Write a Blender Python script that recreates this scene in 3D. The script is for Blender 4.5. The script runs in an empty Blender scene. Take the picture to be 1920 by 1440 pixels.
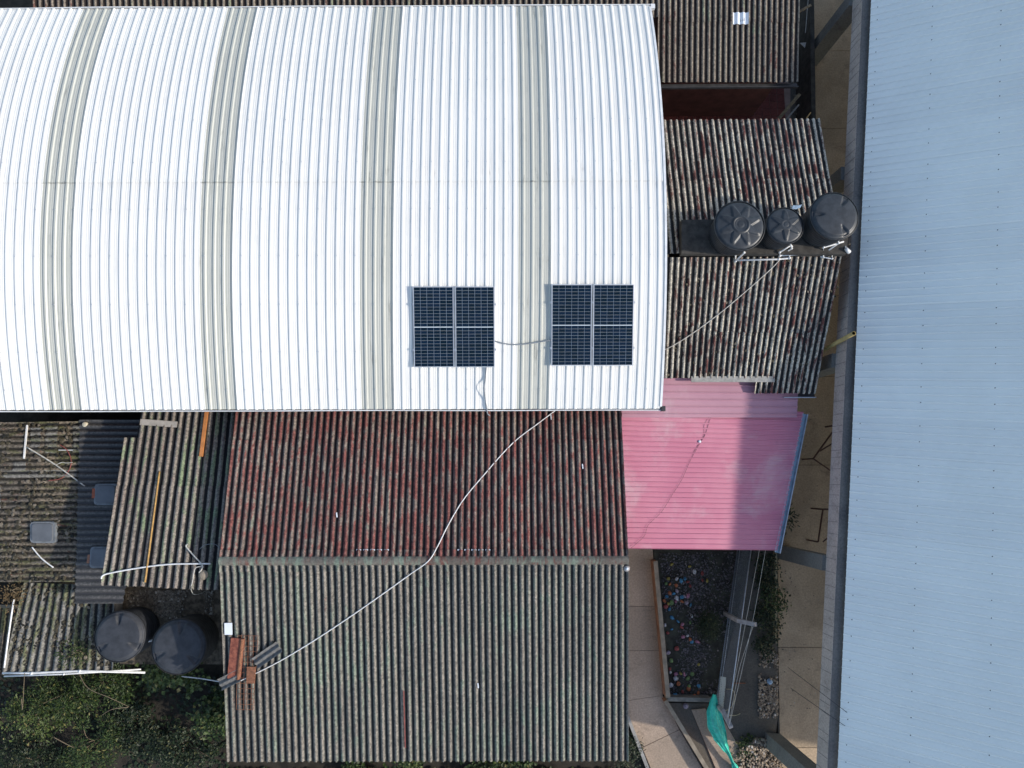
import bpy, math, random
from mathutils import Vector, Matrix, noise as mnoise

# ------------------------------------------------------------------ camera, world, sun, exposure
scene = bpy.context.scene
COL = scene.collection
F_PX, W_PX, H_PX = 1331.0, 1920.0, 1440.0
CAM_H = 22.0
NADIR = (900.0, 900.0)

d_cam = Vector(((NADIR[0] - W_PX / 2) / F_PX, -(NADIR[1] - H_PX / 2) / F_PX, -1)).normalized()
zc = -d_cam
xc = (Vector((1, 0, 0)) - zc * zc.x).normalized()
yc = zc.cross(xc)
ROT = Matrix((xc, yc, zc))                      # camera -> world
cam_data = bpy.data.cameras.new('camera')
cam = bpy.data.objects.new('camera', cam_data)
COL.objects.link(cam)
cam.matrix_world = Matrix.Translation((0, 0, CAM_H)) @ ROT.to_4x4()
cam_data.sensor_width = 36.0
cam_data.lens = 36.0 * F_PX / W_PX
cam_data.clip_start = 0.1
cam_data.clip_end = 500.0
scene.camera = cam

SUN_EL, SUN_AZ = math.radians(31.0), math.radians(-11.0)
SUN_DIR = Vector((math.cos(SUN_EL) * math.cos(SUN_AZ), math.cos(SUN_EL) * math.sin(SUN_AZ), math.sin(SUN_EL)))
world = bpy.data.worlds.new('World')
scene.world = world
world.use_nodes = True
wn = world.node_tree
sky = wn.nodes.new('ShaderNodeTexSky')
sky.sky_type = 'NISHITA'
sky.sun_disc = False
sky.sun_elevation = SUN_EL
sky.sun_rotation = math.radians(90) - SUN_AZ
sky.air_density = 1.0
sky.dust_density = 1.2
sky.ozone_density = 0.35
wn.links.new(sky.outputs[0], wn.nodes['Background'].inputs[0])
wn.nodes['Background'].inputs[1].default_value = 0.15
sun_data = bpy.data.lights.new('sun', 'SUN')
sun_data.energy = 2.45
sun_data.angle = math.radians(1.2)
sun_data.color = (1.0, 0.93, 0.84)
sun = bpy.data.objects.new('sun', sun_data)
COL.objects.link(sun)
sun.rotation_euler = SUN_DIR.to_track_quat('Z', 'Y').to_euler()
scene.view_settings.view_transform = 'Standard'
scene.view_settings.look = 'None'
scene.view_settings.gamma = 1.0
scene.view_settings.exposure = 0.6

random.seed(7)
R = random.Random(11)


# ------------------------------------------------------------------ pixel -> world
def ray(u, v):
    return ROT @ Vector(((u - W_PX / 2) / F_PX, (H_PX / 2 - v) / F_PX, -1))


def P(u, v, z=0.0):
    d = ray(u, v)
    k = (z - CAM_H) / d.z
    return Vector((d.x * k, d.y * k, z))


def P_on(u, v, f, lift=0.0):
    z = 2.5
    for _ in range(25):
        p = P(u, v, z)
        z = f(p.x, p.y) + lift
    return P(u, v, z)


def plane_fn(a, b, c):
    n = (b - a).cross(c - a)
    return lambda x, y: a.z - (n.x * (x - a.x) + n.y * (y - a.y)) / n.z


# ------------------------------------------------------------------ mesh helpers
class MB:
    def __init__(s):
        s.v, s.f, s.uv, s.m = [], [], [], []

    def add(s, vs, fs, uvs=None, mi=0):
        o = len(s.v)
        s.v += [Vector(p) for p in vs]
        s.f += [tuple(i + o for i in f) for f in fs]
        s.uv += list(uvs) if uvs else [(0.0, 0.0)] * len(vs)
        s.m += [mi] * len(fs)
        return s

    def hexa(s, b, t, mi=0):
        """b, t: 4 bottom and 4 top points in the same order"""
        return s.add(list(b) + list(t), [(3, 2, 1, 0), (4, 5, 6, 7), (0, 1, 5, 4), (1, 2, 6, 5), (2, 3, 7, 6), (3, 0, 4, 7)], None, mi)

    def box(s, c, sx, sy, sz, ex=None, ey=None, ez=None, mi=0):
        c = Vector(c)
        ex = Vector(ex or (1, 0, 0)); ey = Vector(ey or (0, 1, 0)); ez = Vector(ez or (0, 0, 1))
        a, b, d = ex * sx / 2, ey * sy / 2, ez * sz / 2
        q = [-a - b, a - b, a + b, -a + b]
        return s.hexa([c + p - d for p in q], [c + p + d for p in q], mi)

    def prism(s, poly, z0, z1, mi=0):
        n = len(poly)
        vs = [Vector((p[0], p[1], z0)) for p in poly] + [Vector((p[0], p[1], z1)) for p in poly]
        area = sum(poly[i][0] * poly[(i + 1) % n][1] - poly[(i + 1) % n][0] * poly[i][1] for i in range(n))
        fs = [tuple(range(n - 1, -1, -1)), tuple(range(n, 2 * n))] + [(i, (i + 1) % n, n + (i + 1) % n, n + i) for i in range(n)]
        if area < 0:
            fs = [tuple(reversed(f)) for f in fs]
        return s.add(vs, fs, None, mi)

    def tube(s, pts, r, sides=8, caps=True, r2=None, mi=0):
        pts = [Vector(p) for p in pts]
        n = len(pts)
        ref = Vector((0, 0, 1))
        vs, fs = [], []
        prev = None
        for i, p in enumerate(pts):
            t = (pts[min(i + 1, n - 1)] - pts[max(i - 1, 0)])
            t = t.normalized() if t.length > 1e-9 else Vector((0, 0, 1))
            if prev is None:
                a = t.cross(ref)
                if a.length < 1e-3:
                    a = t.cross(Vector((1, 0, 0)))
                a.normalize()
            else:
                a = prev - t * prev.dot(t)
                a.normalize()
            prev = a
            b = t.cross(a)
            rr = r if r2 is None else r + (r2 - r) * i / max(1, n - 1)
            for k in range(sides):
                an = 2 * math.pi * k / sides
                vs.append(p + a * (rr * math.cos(an)) + b * (rr * math.sin(an)))
        for i in range(n - 1):
            for k in range(sides):
                k2 = (k + 1) % sides
                fs.append((i * sides + k, i * sides + k2, (i + 1) * sides + k2, (i + 1) * sides + k))
        if caps:
            fs.append(tuple(range(sides - 1, -1, -1)))
            fs.append(tuple((n - 1) * sides + k for k in range(sides)))
        return s.add(vs, fs, None, mi)

    def lathe(s, prof, c, sides=40, mi=0):
        c = Vector(c)
        vs, fs = [], []
        m = len(prof)
        for i in range(sides):
            an = 2 * math.pi * i / sides
            for r, z in prof:
                vs.append(c + Vector((r * math.cos(an), r * math.sin(an), z)))
        for i in range(sides):
            j = (i + 1) % sides
            for k in range(m - 1):
                fs.append((i * m + k, j * m + k, j * m + k + 1, i * m + k + 1))
        return s.add(vs, fs, None, mi)


def smooth_path(pts, sub=6):
    pts = [Vector(p) for p in pts]
    if len(pts) < 3:
        return pts
    out = []
    for i in range(len(pts) - 1):
        p0 = pts[max(i - 1, 0)]; p1 = pts[i]; p2 = pts[i + 1]; p3 = pts[min(i + 2, len(pts) - 1)]
        for k in range(sub):
            t = k / sub
            out.append(0.5 * ((2 * p1) + (p2 - p0) * t + (2 * p0 - 5 * p1 + 4 * p2 - p3) * t * t + (3 * p1 - p0 - 3 * p2 + p3) * t ** 3))
    out.append(pts[-1])
    return out


def make_mesh(name, mb, mats, smooth=False, origin=Vector((0, 0, 0))):
    me = bpy.data.meshes.new(name)
    me.from_pydata([tuple(p - origin) for p in mb.v], [], mb.f)
    for m in (mats if isinstance(mats, (list, tuple)) else [mats]):
        me.materials.append(m)
    uvl = me.uv_layers.new(name='UVMap')
    buf = [0.0] * (2 * len(me.loops))
    for i, l in enumerate(me.loops):
        buf[2 * i], buf[2 * i + 1] = mb.uv[l.vertex_index]
    uvl.data.foreach_set('uv', buf)
    if any(mb.m):
        me.polygons.foreach_set('material_index', mb.m)
    if smooth:
        me.polygons.foreach_set('use_smooth', [True] * len(me.polygons))
    me.update()
    return me


def thing(name, label, cat, loc, group=None):
    o = bpy.data.objects.new(name, None)
    COL.objects.link(o)
    o.location = loc
    o.empty_display_size = 0.2
    o['label'] = label
    o['category'] = cat
    if group:
        o['group'] = group
    return o


def root_loc(o):
    p = Vector((0, 0, 0))
    while o is not None:
        p += o.location
        o = o.parent
    return p


def part(parent, name, mb, mat, smooth=False, label=None, kind=None):
    me = make_mesh(name, mb, mat, smooth, root_loc(parent))
    o = bpy.data.objects.new(name, me)
    COL.objects.link(o)
    o.parent = parent
    if label:
        o['label'] = label
    if kind:
        o['kind'] = kind
    return o


def solo(name, label, cat, mb, mat, smooth=False, group=None, kind=None):
    n = len(mb.v)
    c = Vector((sum(p.x for p in mb.v) / n, sum(p.y for p in mb.v) / n, min(p.z for p in mb.v)))
    me = make_mesh(name, mb, mat, smooth, c)
    o = bpy.data.objects.new(name, me)
    COL.objects.link(o)
    o.location = c
    if label:
        o['label'] = label
    if cat:
        o['category'] = cat
    if group:
        o['group'] = group
    if kind:
        o['kind'] = kind
    return o


# ------------------------------------------------------------------ materials
def mk(name, rough=0.8, color=(0.5, 0.5, 0.5), metal=0.0, spec=None):
    m = bpy.data.materials.new(name)
    m.use_nodes = True
    nt = m.node_tree
    b = nt.nodes['Principled BSDF']
    b.inputs['Roughness'].default_value = rough
    b.inputs['Base Color'].default_value = (*color, 1)
    b.inputs['Metallic'].default_value = metal
    if spec is not None:
        b.inputs['Specular IOR Level'].default_value = spec
    return m, nt, b


def setin(nt, sock, v):
    if isinstance(v, bpy.types.NodeSocket):
        nt.links.new(v, sock)
    elif isinstance(v, (tuple, list)):
        sock.default_value = (*v, 1) if (len(v) == 3 and len(sock.default_value) == 4) else v
    else:
        sock.default_value = v


def mth(nt, op, a, b=0.0, c=None):
    n = nt.nodes.new('ShaderNodeMath')
    n.operation = op
    setin(nt, n.inputs[0], a)
    setin(nt, n.inputs[1], b)
    if c is not None:
        setin(nt, n.inputs[2], c)
    return n.outputs[0]


def mixc(nt, fac, a, b, blend='MIX'):
    n = nt.nodes.new('ShaderNodeMix')
    n.data_type = 'RGBA'
    n.blend_type = blend
    setin(nt, n.inputs[0], fac)
    setin(nt, n.inputs[6], a)
    setin(nt, n.inputs[7], b)
    return n.outputs[2]


def rng(nt, x, lo, hi, a=0.0, b=1.0):
    n = nt.nodes.new('ShaderNodeMapRange')
    n.interpolation_type = 'SMOOTHSTEP'
    setin(nt, n.inputs[0], x)
    n.inputs[1].default_value = lo
    n.inputs[2].default_value = hi
    n.inputs[3].default_value = a
    n.inputs[4].default_value = b
    return n.outputs[0]


def nz(nt, vec, scale, detail=4, rough=0.6, dist=0.0):
    n = nt.nodes.new('ShaderNodeTexNoise')
    n.inputs['Scale'].default_value = scale
    n.inputs['Detail'].default_value = detail
    n.inputs['Roughness'].default_value = rough
    n.inputs['Distortion'].default_value = dist
    if vec is not None:
        nt.links.new(vec, n.inputs['Vector'])
    return n.outputs['Fac']


def pos(nt):
    return nt.nodes.new('ShaderNodeNewGeometry').outputs['Position']


def uvxy(nt):
    t = nt.nodes.new('ShaderNodeUVMap')
    t.uv_map = 'UVMap'
    s = nt.nodes.new('ShaderNodeSeparateXYZ')
    nt.links.new(t.outputs[0], s.inputs[0])
    return s.outputs[0], s.outputs[1]


def comb(nt, x, y, z=0.0):
    n = nt.nodes.new('ShaderNodeCombineXYZ')
    setin(nt, n.inputs[0], x); setin(nt, n.inputs[1], y); setin(nt, n.inputs[2], z)
    return n.outputs[0]


def orand(nt):
    return nt.nodes.new('ShaderNodeObjectInfo').outputs['Random']


def bump(nt, b, h, strength=0.3, dist=0.01):
    n = nt.nodes.new('ShaderNodeBump')
    n.inputs['Strength'].default_value = strength
    n.inputs['Distance'].default_value = dist
    nt.links.new(h, n.inputs['Height'])
    nt.links.new(n.outputs[0], b.inputs['Normal'])


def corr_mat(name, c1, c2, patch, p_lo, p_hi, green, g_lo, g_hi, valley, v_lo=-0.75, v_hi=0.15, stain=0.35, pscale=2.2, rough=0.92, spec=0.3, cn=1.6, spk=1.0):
    """weathered fibre cement: worn crests, paint remnants, lichen, grime plus painted shade along the troughs"""
    m, nt, b = mk(name, rough, spec=spec)
    p = pos(nt)
    ux, uy = uvxy(nt)
    streak = comb(nt, mth(nt, 'MULTIPLY', ux, 0.55), mth(nt, 'MULTIPLY', uy, 0.9), orand(nt))
    big = nz(nt, p, 0.55, 3)
    base = mixc(nt, rng(nt, big, 0.38, 0.62), c1, c2)
    base = mixc(nt, rng(nt, mth(nt, 'ADD', nz(nt, streak, pscale, 7, 0.68, 0.4), mth(nt, 'MULTIPLY', big, 0.25)), p_lo, p_hi), base, patch)
    base = mixc(nt, rng(nt, mth(nt, 'ADD', nz(nt, streak, 1.3, 6, 0.65, 0.8), mth(nt, 'MULTIPLY', nz(nt, p, 0.35, 2), 0.4)), g_lo, g_hi), base, green)
    sp = nz(nt, p, 15, 6, 0.82)
    lo, hi = 1 - 0.55 * spk, 1 + 0.5 * spk
    base = mixc(nt, 1.0, base, mixc(nt, rng(nt, sp, 0.34, 0.68), (lo, lo, lo), (hi, hi * .985, hi * .96)), 'MULTIPLY')
    base = mixc(nt, mth(nt, 'MULTIPLY', rng(nt, nz(nt, streak, 3.2, 5, 0.7), 0.56, 0.72), stain), base, valley)
    base = mixc(nt, 1.0, base, mixc(nt, orand(nt), (0.84, 0.84, 0.85), (1.1, 1.08, 1.06)), 'MULTIPLY')
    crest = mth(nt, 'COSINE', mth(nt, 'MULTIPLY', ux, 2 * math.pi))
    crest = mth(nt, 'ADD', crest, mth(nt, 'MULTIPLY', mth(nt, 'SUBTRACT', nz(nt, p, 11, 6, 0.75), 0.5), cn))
    col = mixc(nt, rng(nt, crest, v_lo, v_hi), valley, base)  # trough colour mixes grime with shade painted in along the corrugation
    nt.links.new(col, b.inputs['Base Color'])
    bump(nt, b, sp, 0.5, 0.012)
    return m


M = {}
GREY = (0.30, 0.285, 0.255)
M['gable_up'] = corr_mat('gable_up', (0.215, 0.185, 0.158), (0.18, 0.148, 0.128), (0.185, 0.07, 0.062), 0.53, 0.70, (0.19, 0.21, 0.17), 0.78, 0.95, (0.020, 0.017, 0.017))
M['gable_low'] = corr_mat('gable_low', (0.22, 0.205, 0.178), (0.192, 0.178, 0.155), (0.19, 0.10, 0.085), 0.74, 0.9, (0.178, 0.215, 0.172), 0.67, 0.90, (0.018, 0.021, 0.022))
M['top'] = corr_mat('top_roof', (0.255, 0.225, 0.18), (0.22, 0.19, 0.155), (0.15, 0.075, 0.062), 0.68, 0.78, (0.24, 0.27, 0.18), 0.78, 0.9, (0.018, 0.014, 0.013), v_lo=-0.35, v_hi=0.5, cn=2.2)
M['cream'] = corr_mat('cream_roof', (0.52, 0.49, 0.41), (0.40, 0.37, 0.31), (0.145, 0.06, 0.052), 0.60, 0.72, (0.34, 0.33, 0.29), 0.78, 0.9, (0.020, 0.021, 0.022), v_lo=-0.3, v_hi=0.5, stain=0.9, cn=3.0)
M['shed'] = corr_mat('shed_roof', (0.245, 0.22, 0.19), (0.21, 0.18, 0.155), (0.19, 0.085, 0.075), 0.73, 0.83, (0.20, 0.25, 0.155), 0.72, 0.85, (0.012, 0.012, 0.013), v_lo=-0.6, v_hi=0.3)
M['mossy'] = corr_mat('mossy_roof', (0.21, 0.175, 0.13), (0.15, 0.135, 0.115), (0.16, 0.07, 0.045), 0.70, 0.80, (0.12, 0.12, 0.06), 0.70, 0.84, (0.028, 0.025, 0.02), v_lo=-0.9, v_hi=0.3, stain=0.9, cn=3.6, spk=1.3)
M['shade_toned_sheet'] = corr_mat('shade_toned_sheet', (0.10, 0.098, 0.095), (0.075, 0.074, 0.073), (0.12, 0.12, 0.12), 0.8, 0.95, (0.12, 0.12, 0.11), 0.8, 0.95, (0.04, 0.04, 0.042), v_lo=-1.0, v_hi=0.3, rough=0.5, spec=0.5)  # sheet colour darkened to carry the shadow of the shed roof
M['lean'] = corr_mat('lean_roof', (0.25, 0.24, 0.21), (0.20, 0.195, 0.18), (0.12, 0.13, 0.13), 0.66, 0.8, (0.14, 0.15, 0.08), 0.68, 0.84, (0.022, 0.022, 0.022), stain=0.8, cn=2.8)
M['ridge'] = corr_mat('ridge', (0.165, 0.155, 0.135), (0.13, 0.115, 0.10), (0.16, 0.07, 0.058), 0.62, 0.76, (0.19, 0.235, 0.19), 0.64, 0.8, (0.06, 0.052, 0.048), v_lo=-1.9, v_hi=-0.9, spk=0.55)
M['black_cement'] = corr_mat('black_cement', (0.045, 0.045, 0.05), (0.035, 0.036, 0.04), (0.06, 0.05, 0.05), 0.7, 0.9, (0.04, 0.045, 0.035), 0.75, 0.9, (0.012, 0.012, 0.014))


def simple(key, color, rough=0.7, var=0.25, scale=6.0, metal=0.0, bumpy=0.0, c2=None, spec=None, bscale=None):
    m, nt, b = mk(key, rough, color, metal, spec)
    p = pos(nt)
    n1 = nz(nt, p, scale, 6, 0.65)
    a = tuple(c * (1 - var) for c in color)
    d = c2 if c2 else tuple(min(1, c * (1 + var)) for c in color)
    nt.links.new(mixc(nt, rng(nt, n1, 0.3, 0.7), a, d), b.inputs['Base Color'])
    if bumpy:
        bump(nt, b, nz(nt, p, bscale or scale * 6, 4, 0.7), bumpy, 0.01)
    M[key] = m
    return m


def white_metal(key, col, dirt, dirtamt, lap_v=None, lapline=0.5):
    """painted sheet; faint grime in streaks along the sheet, heavier around the lap joint"""
    m, nt, b = mk(key, 0.42, spec=0.4)
    p = pos(nt)
    ux, uy = uvxy(nt)
    st = comb(nt, mth(nt, 'MULTIPLY', ux, 3.0), mth(nt, 'MULTIPLY', uy, 0.35), 0.0)
    g = rng(nt, nz(nt, st, 2.0, 6, 0.7), 0.55, 0.8)
    g = mth(nt, 'MULTIPLY', g, dirtamt)
    if lap_v is not None:
        near = rng(nt, mth(nt, 'ABSOLUTE', mth(nt, 'SUBTRACT', uy, lap_v)), 0.0, 0.55, 1.0, 0.0)
        g2 = mth(nt, 'MULTIPLY', near, rng(nt, nz(nt, comb(nt, mth(nt, 'MULTIPLY', ux, 5.0), uy, 0.0), 1.6, 5, 0.7), 0.52, 0.75))
        g = mth(nt, 'MAXIMUM', g, mth(nt, 'MULTIPLY', g2, min(1.0, dirtamt * 2.6)))
    if lap_v is not None:
        ln = rng(nt, mth(nt, 'ABSOLUTE', mth(nt, 'SUBTRACT', uy, 0.13)), 0.008, 0.03, 1.0, 0.0)
        ln = mth(nt, 'MULTIPLY', ln, rng(nt, nz(nt, comb(nt, mth(nt, 'MULTIPLY', ux, 2.2), 0.0, 0.0), 2.0, 4, 0.7), 0.35, 0.65))
        g = mth(nt, 'MAXIMUM', g, mth(nt, 'MULTIPLY', ln, lapline))
        sc_ = mth(nt, 'MULTIPLY', rng(nt, nz(nt, comb(nt, mth(nt, 'MULTIPLY', ux, 14.0), mth(nt, 'MULTIPLY', uy, 1.6), 4.0), 1.0, 5, 0.75), 0.68, 0.8), 0.45)
        g = mth(nt, 'MAXIMUM', g, sc_)
    base = mixc(nt, rng(nt, nz(nt, p, 0.9, 3), 0.3, 0.7), tuple(c * 0.96 for c in col), col)
    base = mixc(nt, 1.0, base, mixc(nt, orand(nt), (0.965, 0.965, 0.965), (1.02, 1.02, 1.015)), 'MULTIPLY')
    nt.links.new(mixc(nt, g, base, dirt), b.inputs['Base Color'])
    M[key] = m
    return m


white_metal('white_sheet', (0.80, 0.795, 0.75), (0.42, 0.41, 0.37), 0.26, 0.0, 0.32)
white_metal('translucent', (0.50, 0.505, 0.45), (0.15, 0.155, 0.135), 0.95, 0.0, 0.8)
white_metal('blue_grey_sheet', (0.83, 0.86, 0.83), (0.56, 0.62, 0.64), 0.3)
simple('gutter_white', (0.72, 0.73, 0.72), 0.45, 0.12, 3)
simple('gutter_dirt', (0.10, 0.09, 0.075), 0.95, 0.6, 9, bumpy=0.5)
simple('gutter_dark', (0.035, 0.035, 0.037), 0.6, 0.4, 5)
simple('gutter_blue', (0.27, 0.36, 0.43), 0.4, 0.2, 4)
simple('plaster', (0.42, 0.38, 0.32), 0.95, 0.25, 2.0, bumpy=0.2)
simple('plaster_white', (0.62, 0.60, 0.56), 0.9, 0.2, 2.0)
simple('maroon_wall', (0.10, 0.035, 0.03), 0.85, 0.3, 3)
simple('panel_frame', (0.72, 0.74, 0.76), 0.35, 0.05, 3, metal=0.6)
simple('panel_back', (0.50, 0.56, 0.60), 0.25, 0.05, 3)
simple('clamp', (0.6, 0.62, 0.64), 0.35, 0.1, 3, metal=0.8)
simple('cable_grey', (0.22, 0.24, 0.26), 0.5, 0.2, 9)
simple('pvc_white', (0.74, 0.74, 0.72), 0.4, 0.12, 7)
simple('pvc_dirty', (0.55, 0.53, 0.47), 0.55, 0.25, 9)
simple('pvc_yellow', (0.40, 0.29, 0.10), 0.5, 0.2, 5)
simple('orange_pipe', (0.55, 0.22, 0.07), 0.5, 0.15, 5)
simple('bamboo', (0.42, 0.24, 0.07), 0.6, 0.3, 12)
simple('rust_red', (0.19, 0.045, 0.03), 0.85, 0.35, 12, bumpy=0.3, c2=(0.30, 0.10, 0.06))
simple('rust', (0.20, 0.085, 0.045), 0.9, 0.4, 20, bumpy=0.3)
simple('brown_steel', (0.075, 0.035, 0.025), 0.6, 0.3, 8)
simple('brick_orange', (0.33, 0.10, 0.055), 0.9, 0.2, 20, bumpy=0.3)
simple('board', (0.33, 0.32, 0.29), 0.85, 0.25, 8, bumpy=0.2)
simple('board_grey', (0.36, 0.33, 0.29), 0.9, 0.2, 5)
simple('old_wood', (0.27, 0.215, 0.13), 0.9, 0.35, 12, bumpy=0.3)
simple('hatch_grey', (0.13, 0.14, 0.15), 0.35, 0.15, 3)
simple('hatch_rim', (0.17, 0.185, 0.195), 0.6, 0.25, 6)
simple('tank', (0.020, 0.025, 0.030), 0.42, 0.22, 5, c2=(0.036, 0.043, 0.05), bumpy=0.05)
simple('tank_old', (0.034, 0.037, 0.043), 0.62, 0.2, 4, c2=(0.05, 0.054, 0.062), bumpy=0.08)
simple('tank_sunlit_side', (0.06, 0.055, 0.05), 0.7, 0.3, 3)  # warmer, lighter body tone painted for sun on the tank side
simple('slab_dark', (0.05, 0.046, 0.04), 0.95, 0.4, 5, bumpy=0.4)
simple('soil', (0.026, 0.022, 0.016), 1.0, 0.5, 4, bumpy=0.8, bscale=30)
simple('mulch', (0.13, 0.105, 0.075), 1.0, 0.6, 7, bumpy=0.9, bscale=40)
simple('gravel_dark', (0.05, 0.044, 0.036), 0.95, 0.6, 3, bumpy=0.7, bscale=40, c2=(0.062, 0.064, 0.045))
simple('low_wall_side', (0.27, 0.135, 0.085), 0.9, 0.3, 4, bumpy=0.2)
simple('low_wall_top', (0.27, 0.225, 0.17), 0.92, 0.25, 4, bumpy=0.25)
simple('wall_grey', (0.19, 0.18, 0.155), 0.92, 0.3, 4, bumpy=0.25)
simple('curb_grey', (0.30, 0.29, 0.27), 0.9, 0.25, 5, bumpy=0.2)
simple('post_concrete', (0.36, 0.34, 0.33), 0.85, 0.25, 8, bumpy=0.3)
simple('wire', (0.20, 0.24, 0.29), 0.5, 0.2, 8, metal=0.5)
simple('rail', (0.42, 0.47, 0.53), 0.4, 0.2, 8, metal=0.5)
simple('black_wire', (0.02, 0.02, 0.022), 0.6, 0.2, 8)
simple('tarp', (0.04, 0.50, 0.37), 0.5, 0.3, 6)
simple('red_hose', (0.26, 0.07, 0.055), 0.6, 0.2, 8)
simple('red_stick', (0.22, 0.055, 0.045), 0.7, 0.2, 8)
simple('cut_cement', (0.13, 0.13, 0.125), 0.9, 0.35, 14, bumpy=0.3)
simple('plate_white', (0.72, 0.76, 0.80), 0.5, 0.05, 4)
simple('light_cap', (0.62, 0.56, 0.42), 0.6, 0.2, 10)
simple('wood_twig', (0.16, 0.125, 0.08), 0.9, 0.3, 20)
simple('bag_blue', (0.30, 0.42, 0.55), 0.5, 0.3, 15)
simple('yellow_edge', (0.42, 0.36, 0.22), 0.85, 0.25, 6)


def concrete(key, c1, c2, stain):
    m, nt, b = mk(key, 0.9, spec=0.3)
    p = pos(nt)
    base = mixc(nt, rng(nt, nz(nt, p, 0.7, 5, 0.6, 0.5), 0.35, 0.65), c1, c2)
    base = mixc(nt, mth(nt, 'MULTIPLY', rng(nt, nz(nt, p, 1.7, 7, 0.75, 0.8), 0.52, 0.74), 0.7), base, stain)
    sp = nz(nt, p, 19, 6, 0.85)
    base = mixc(nt, 1.0, base, mixc(nt, rng(nt, sp, 0.32, 0.68), (0.72, 0.72, 0.72), (1.18, 1.17, 1.16)), 'MULTIPLY')
    base = mixc(nt, 1.0, base, mixc(nt, orand(nt), (0.92, 0.92, 0.92), (1.06, 1.05, 1.04)), 'MULTIPLY')
    nt.links.new(base, b.inputs['Base Color'])
    bump(nt, b, sp, 0.25, 0.006)
    M[key] = m


concrete('paving', (0.43, 0.335, 0.26), (0.35, 0.275, 0.21), (0.18, 0.145, 0.11))
concrete('yard', (0.50, 0.385, 0.265), (0.39, 0.30, 0.205), (0.19, 0.15, 0.11))
concrete('grimy', (0.15, 0.135, 0.11), (0.11, 0.10, 0.085), (0.055, 0.05, 0.045))
concrete('beam', (0.50, 0.445, 0.41), (0.42, 0.375, 0.345), (0.17, 0.15, 0.135))
concrete('beam_dark', (0.16, 0.155, 0.145), (0.125, 0.122, 0.118), (0.05, 0.052, 0.058))
concrete('column', (0.21, 0.205, 0.185), (0.17, 0.17, 0.16), (0.075, 0.07, 0.065))
concrete('tile_red', (0.24, 0.075, 0.06), (0.19, 0.06, 0.05), (0.06, 0.022, 0.018))
simple('seam', (0.20, 0.19, 0.185), 0.9, 0.3, 5)
simple('grout', (0.36, 0.25, 0.2), 0.95, 0.2, 5)


def pink_mat(key, c1, c2, fade, f_lo, f_hi):
    m, nt, b = mk(key, 0.55, spec=0.35)
    p = pos(nt)
    ux, uy = uvxy(nt)
    base = mixc(nt, rng(nt, nz(nt, p, 0.8, 4), 0.35, 0.65), c1, c2)
    st = comb(nt, mth(nt, 'MULTIPLY', ux, 0.35), mth(nt, 'MULTIPLY', uy, 0.9), 0.3)
    base = mixc(nt, mth(nt, 'MULTIPLY', rng(nt, nz(nt, st, 1.0, 6, 0.65, 0.3), f_lo, f_hi), 0.6), base, fade)
    base = mixc(nt, mth(nt, 'MULTIPLY', rng(nt, nz(nt, p, 3.0, 7, 0.75), 0.62, 0.8), 0.45), base, (0.22, 0.12, 0.13))
    nt.links.new(base, b.inputs['Base Color'])
    M[key] = m


pink_mat('pink', (0.61, 0.25, 0.325), (0.56, 0.205, 0.285), (0.62, 0.46, 0.48), 0.50, 0.74)
pink_mat('pink_pale', (0.50, 0.27, 0.325), (0.45, 0.235, 0.29), (0.55, 0.42, 0.44), 0.55, 0.75)

# solar cells: navy silicon under glass
m, nt, b = mk('cell', 0.18, (0.006, 0.012, 0.028), spec=0.18)
nt.links.new(mixc(nt, orand(nt), (0.003, 0.011, 0.020), (0.005, 0.016, 0.036)), b.inputs['Base Color'])
M['cell'] = m

# perforated pale board
m, nt, b = mk('perforated', 0.7)
vor = nt.nodes.new('ShaderNodeTexVoronoi')
vor.inputs['Scale'].default_value = 22
vor.inputs['Randomness'].default_value = 0.15
nt.links.new(pos(nt), vor.inputs['Vector'])
nt.links.new(mixc(nt, rng(nt, vor.outputs['Distance'], 0.2, 0.35), (0.12, 0.11, 0.09), (0.5, 0.47, 0.38)), b.inputs['Base Color'])
M['perforated'] = m


def leaf_mat(key, a, c, d):
    m, nt, b = mk(key, 0.55, spec=0.35)
    g = nt.nodes.new('ShaderNodeNewGeometry')
    r = g.outputs['Random Per Island']
    col = mixc(nt, rng(nt, r, 0.0, 0.75), a, c)
    col = mixc(nt, rng(nt, r, 0.9, 0.97), col, d)
    nt.links.new(col, b.inputs['Base Color'])
    try:
        b.inputs['Subsurface Weight'].default_value = 0.0
    except Exception:
        pass
    M[key] = m


leaf_mat('leaf_mid', (0.012, 0.023, 0.005), (0.043, 0.072, 0.015), (0.15, 0.14, 0.04))
leaf_mat('leaf_yellow', (0.022, 0.038, 0.008), (0.075, 0.105, 0.022), (0.24, 0.19, 0.07))
leaf_mat('leaf_dark', (0.006, 0.012, 0.004), (0.019, 0.033, 0.010), (0.08, 0.085, 0.03))
leaf_mat('leaf_dry', (0.10, 0.07, 0.03), (0.17, 0.11, 0.05), (0.22, 0.17, 0.09))
leaf_mat('moss', (0.016, 0.015, 0.010), (0.07, 0.058, 0.034), (0.17, 0.145, 0.11))
leaf_mat('rubble', (0.16, 0.12, 0.085), (0.36, 0.28, 0.20), (0.55, 0.5, 0.44))
leaf_mat('pebble', (0.035, 0.032, 0.034), (0.12, 0.11, 0.115), (0.24, 0.21, 0.2))
leaf_mat('litter', (0.09, 0.075, 0.055), (0.22, 0.185, 0.14), (0.42, 0.39, 0.33))


# ------------------------------------------------------------------ corrugated roof builder
def bil(c, s, t):
    a, b_, c_, d = c
    return a.lerp(b_, s).lerp(d.lerp(c_, s), t)


def patch_normal(c):
    n = (c[1] - c[0]).cross(c[3] - c[0])
    return n.normalized() if n.z > 0 else (-n).normalized()


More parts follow.
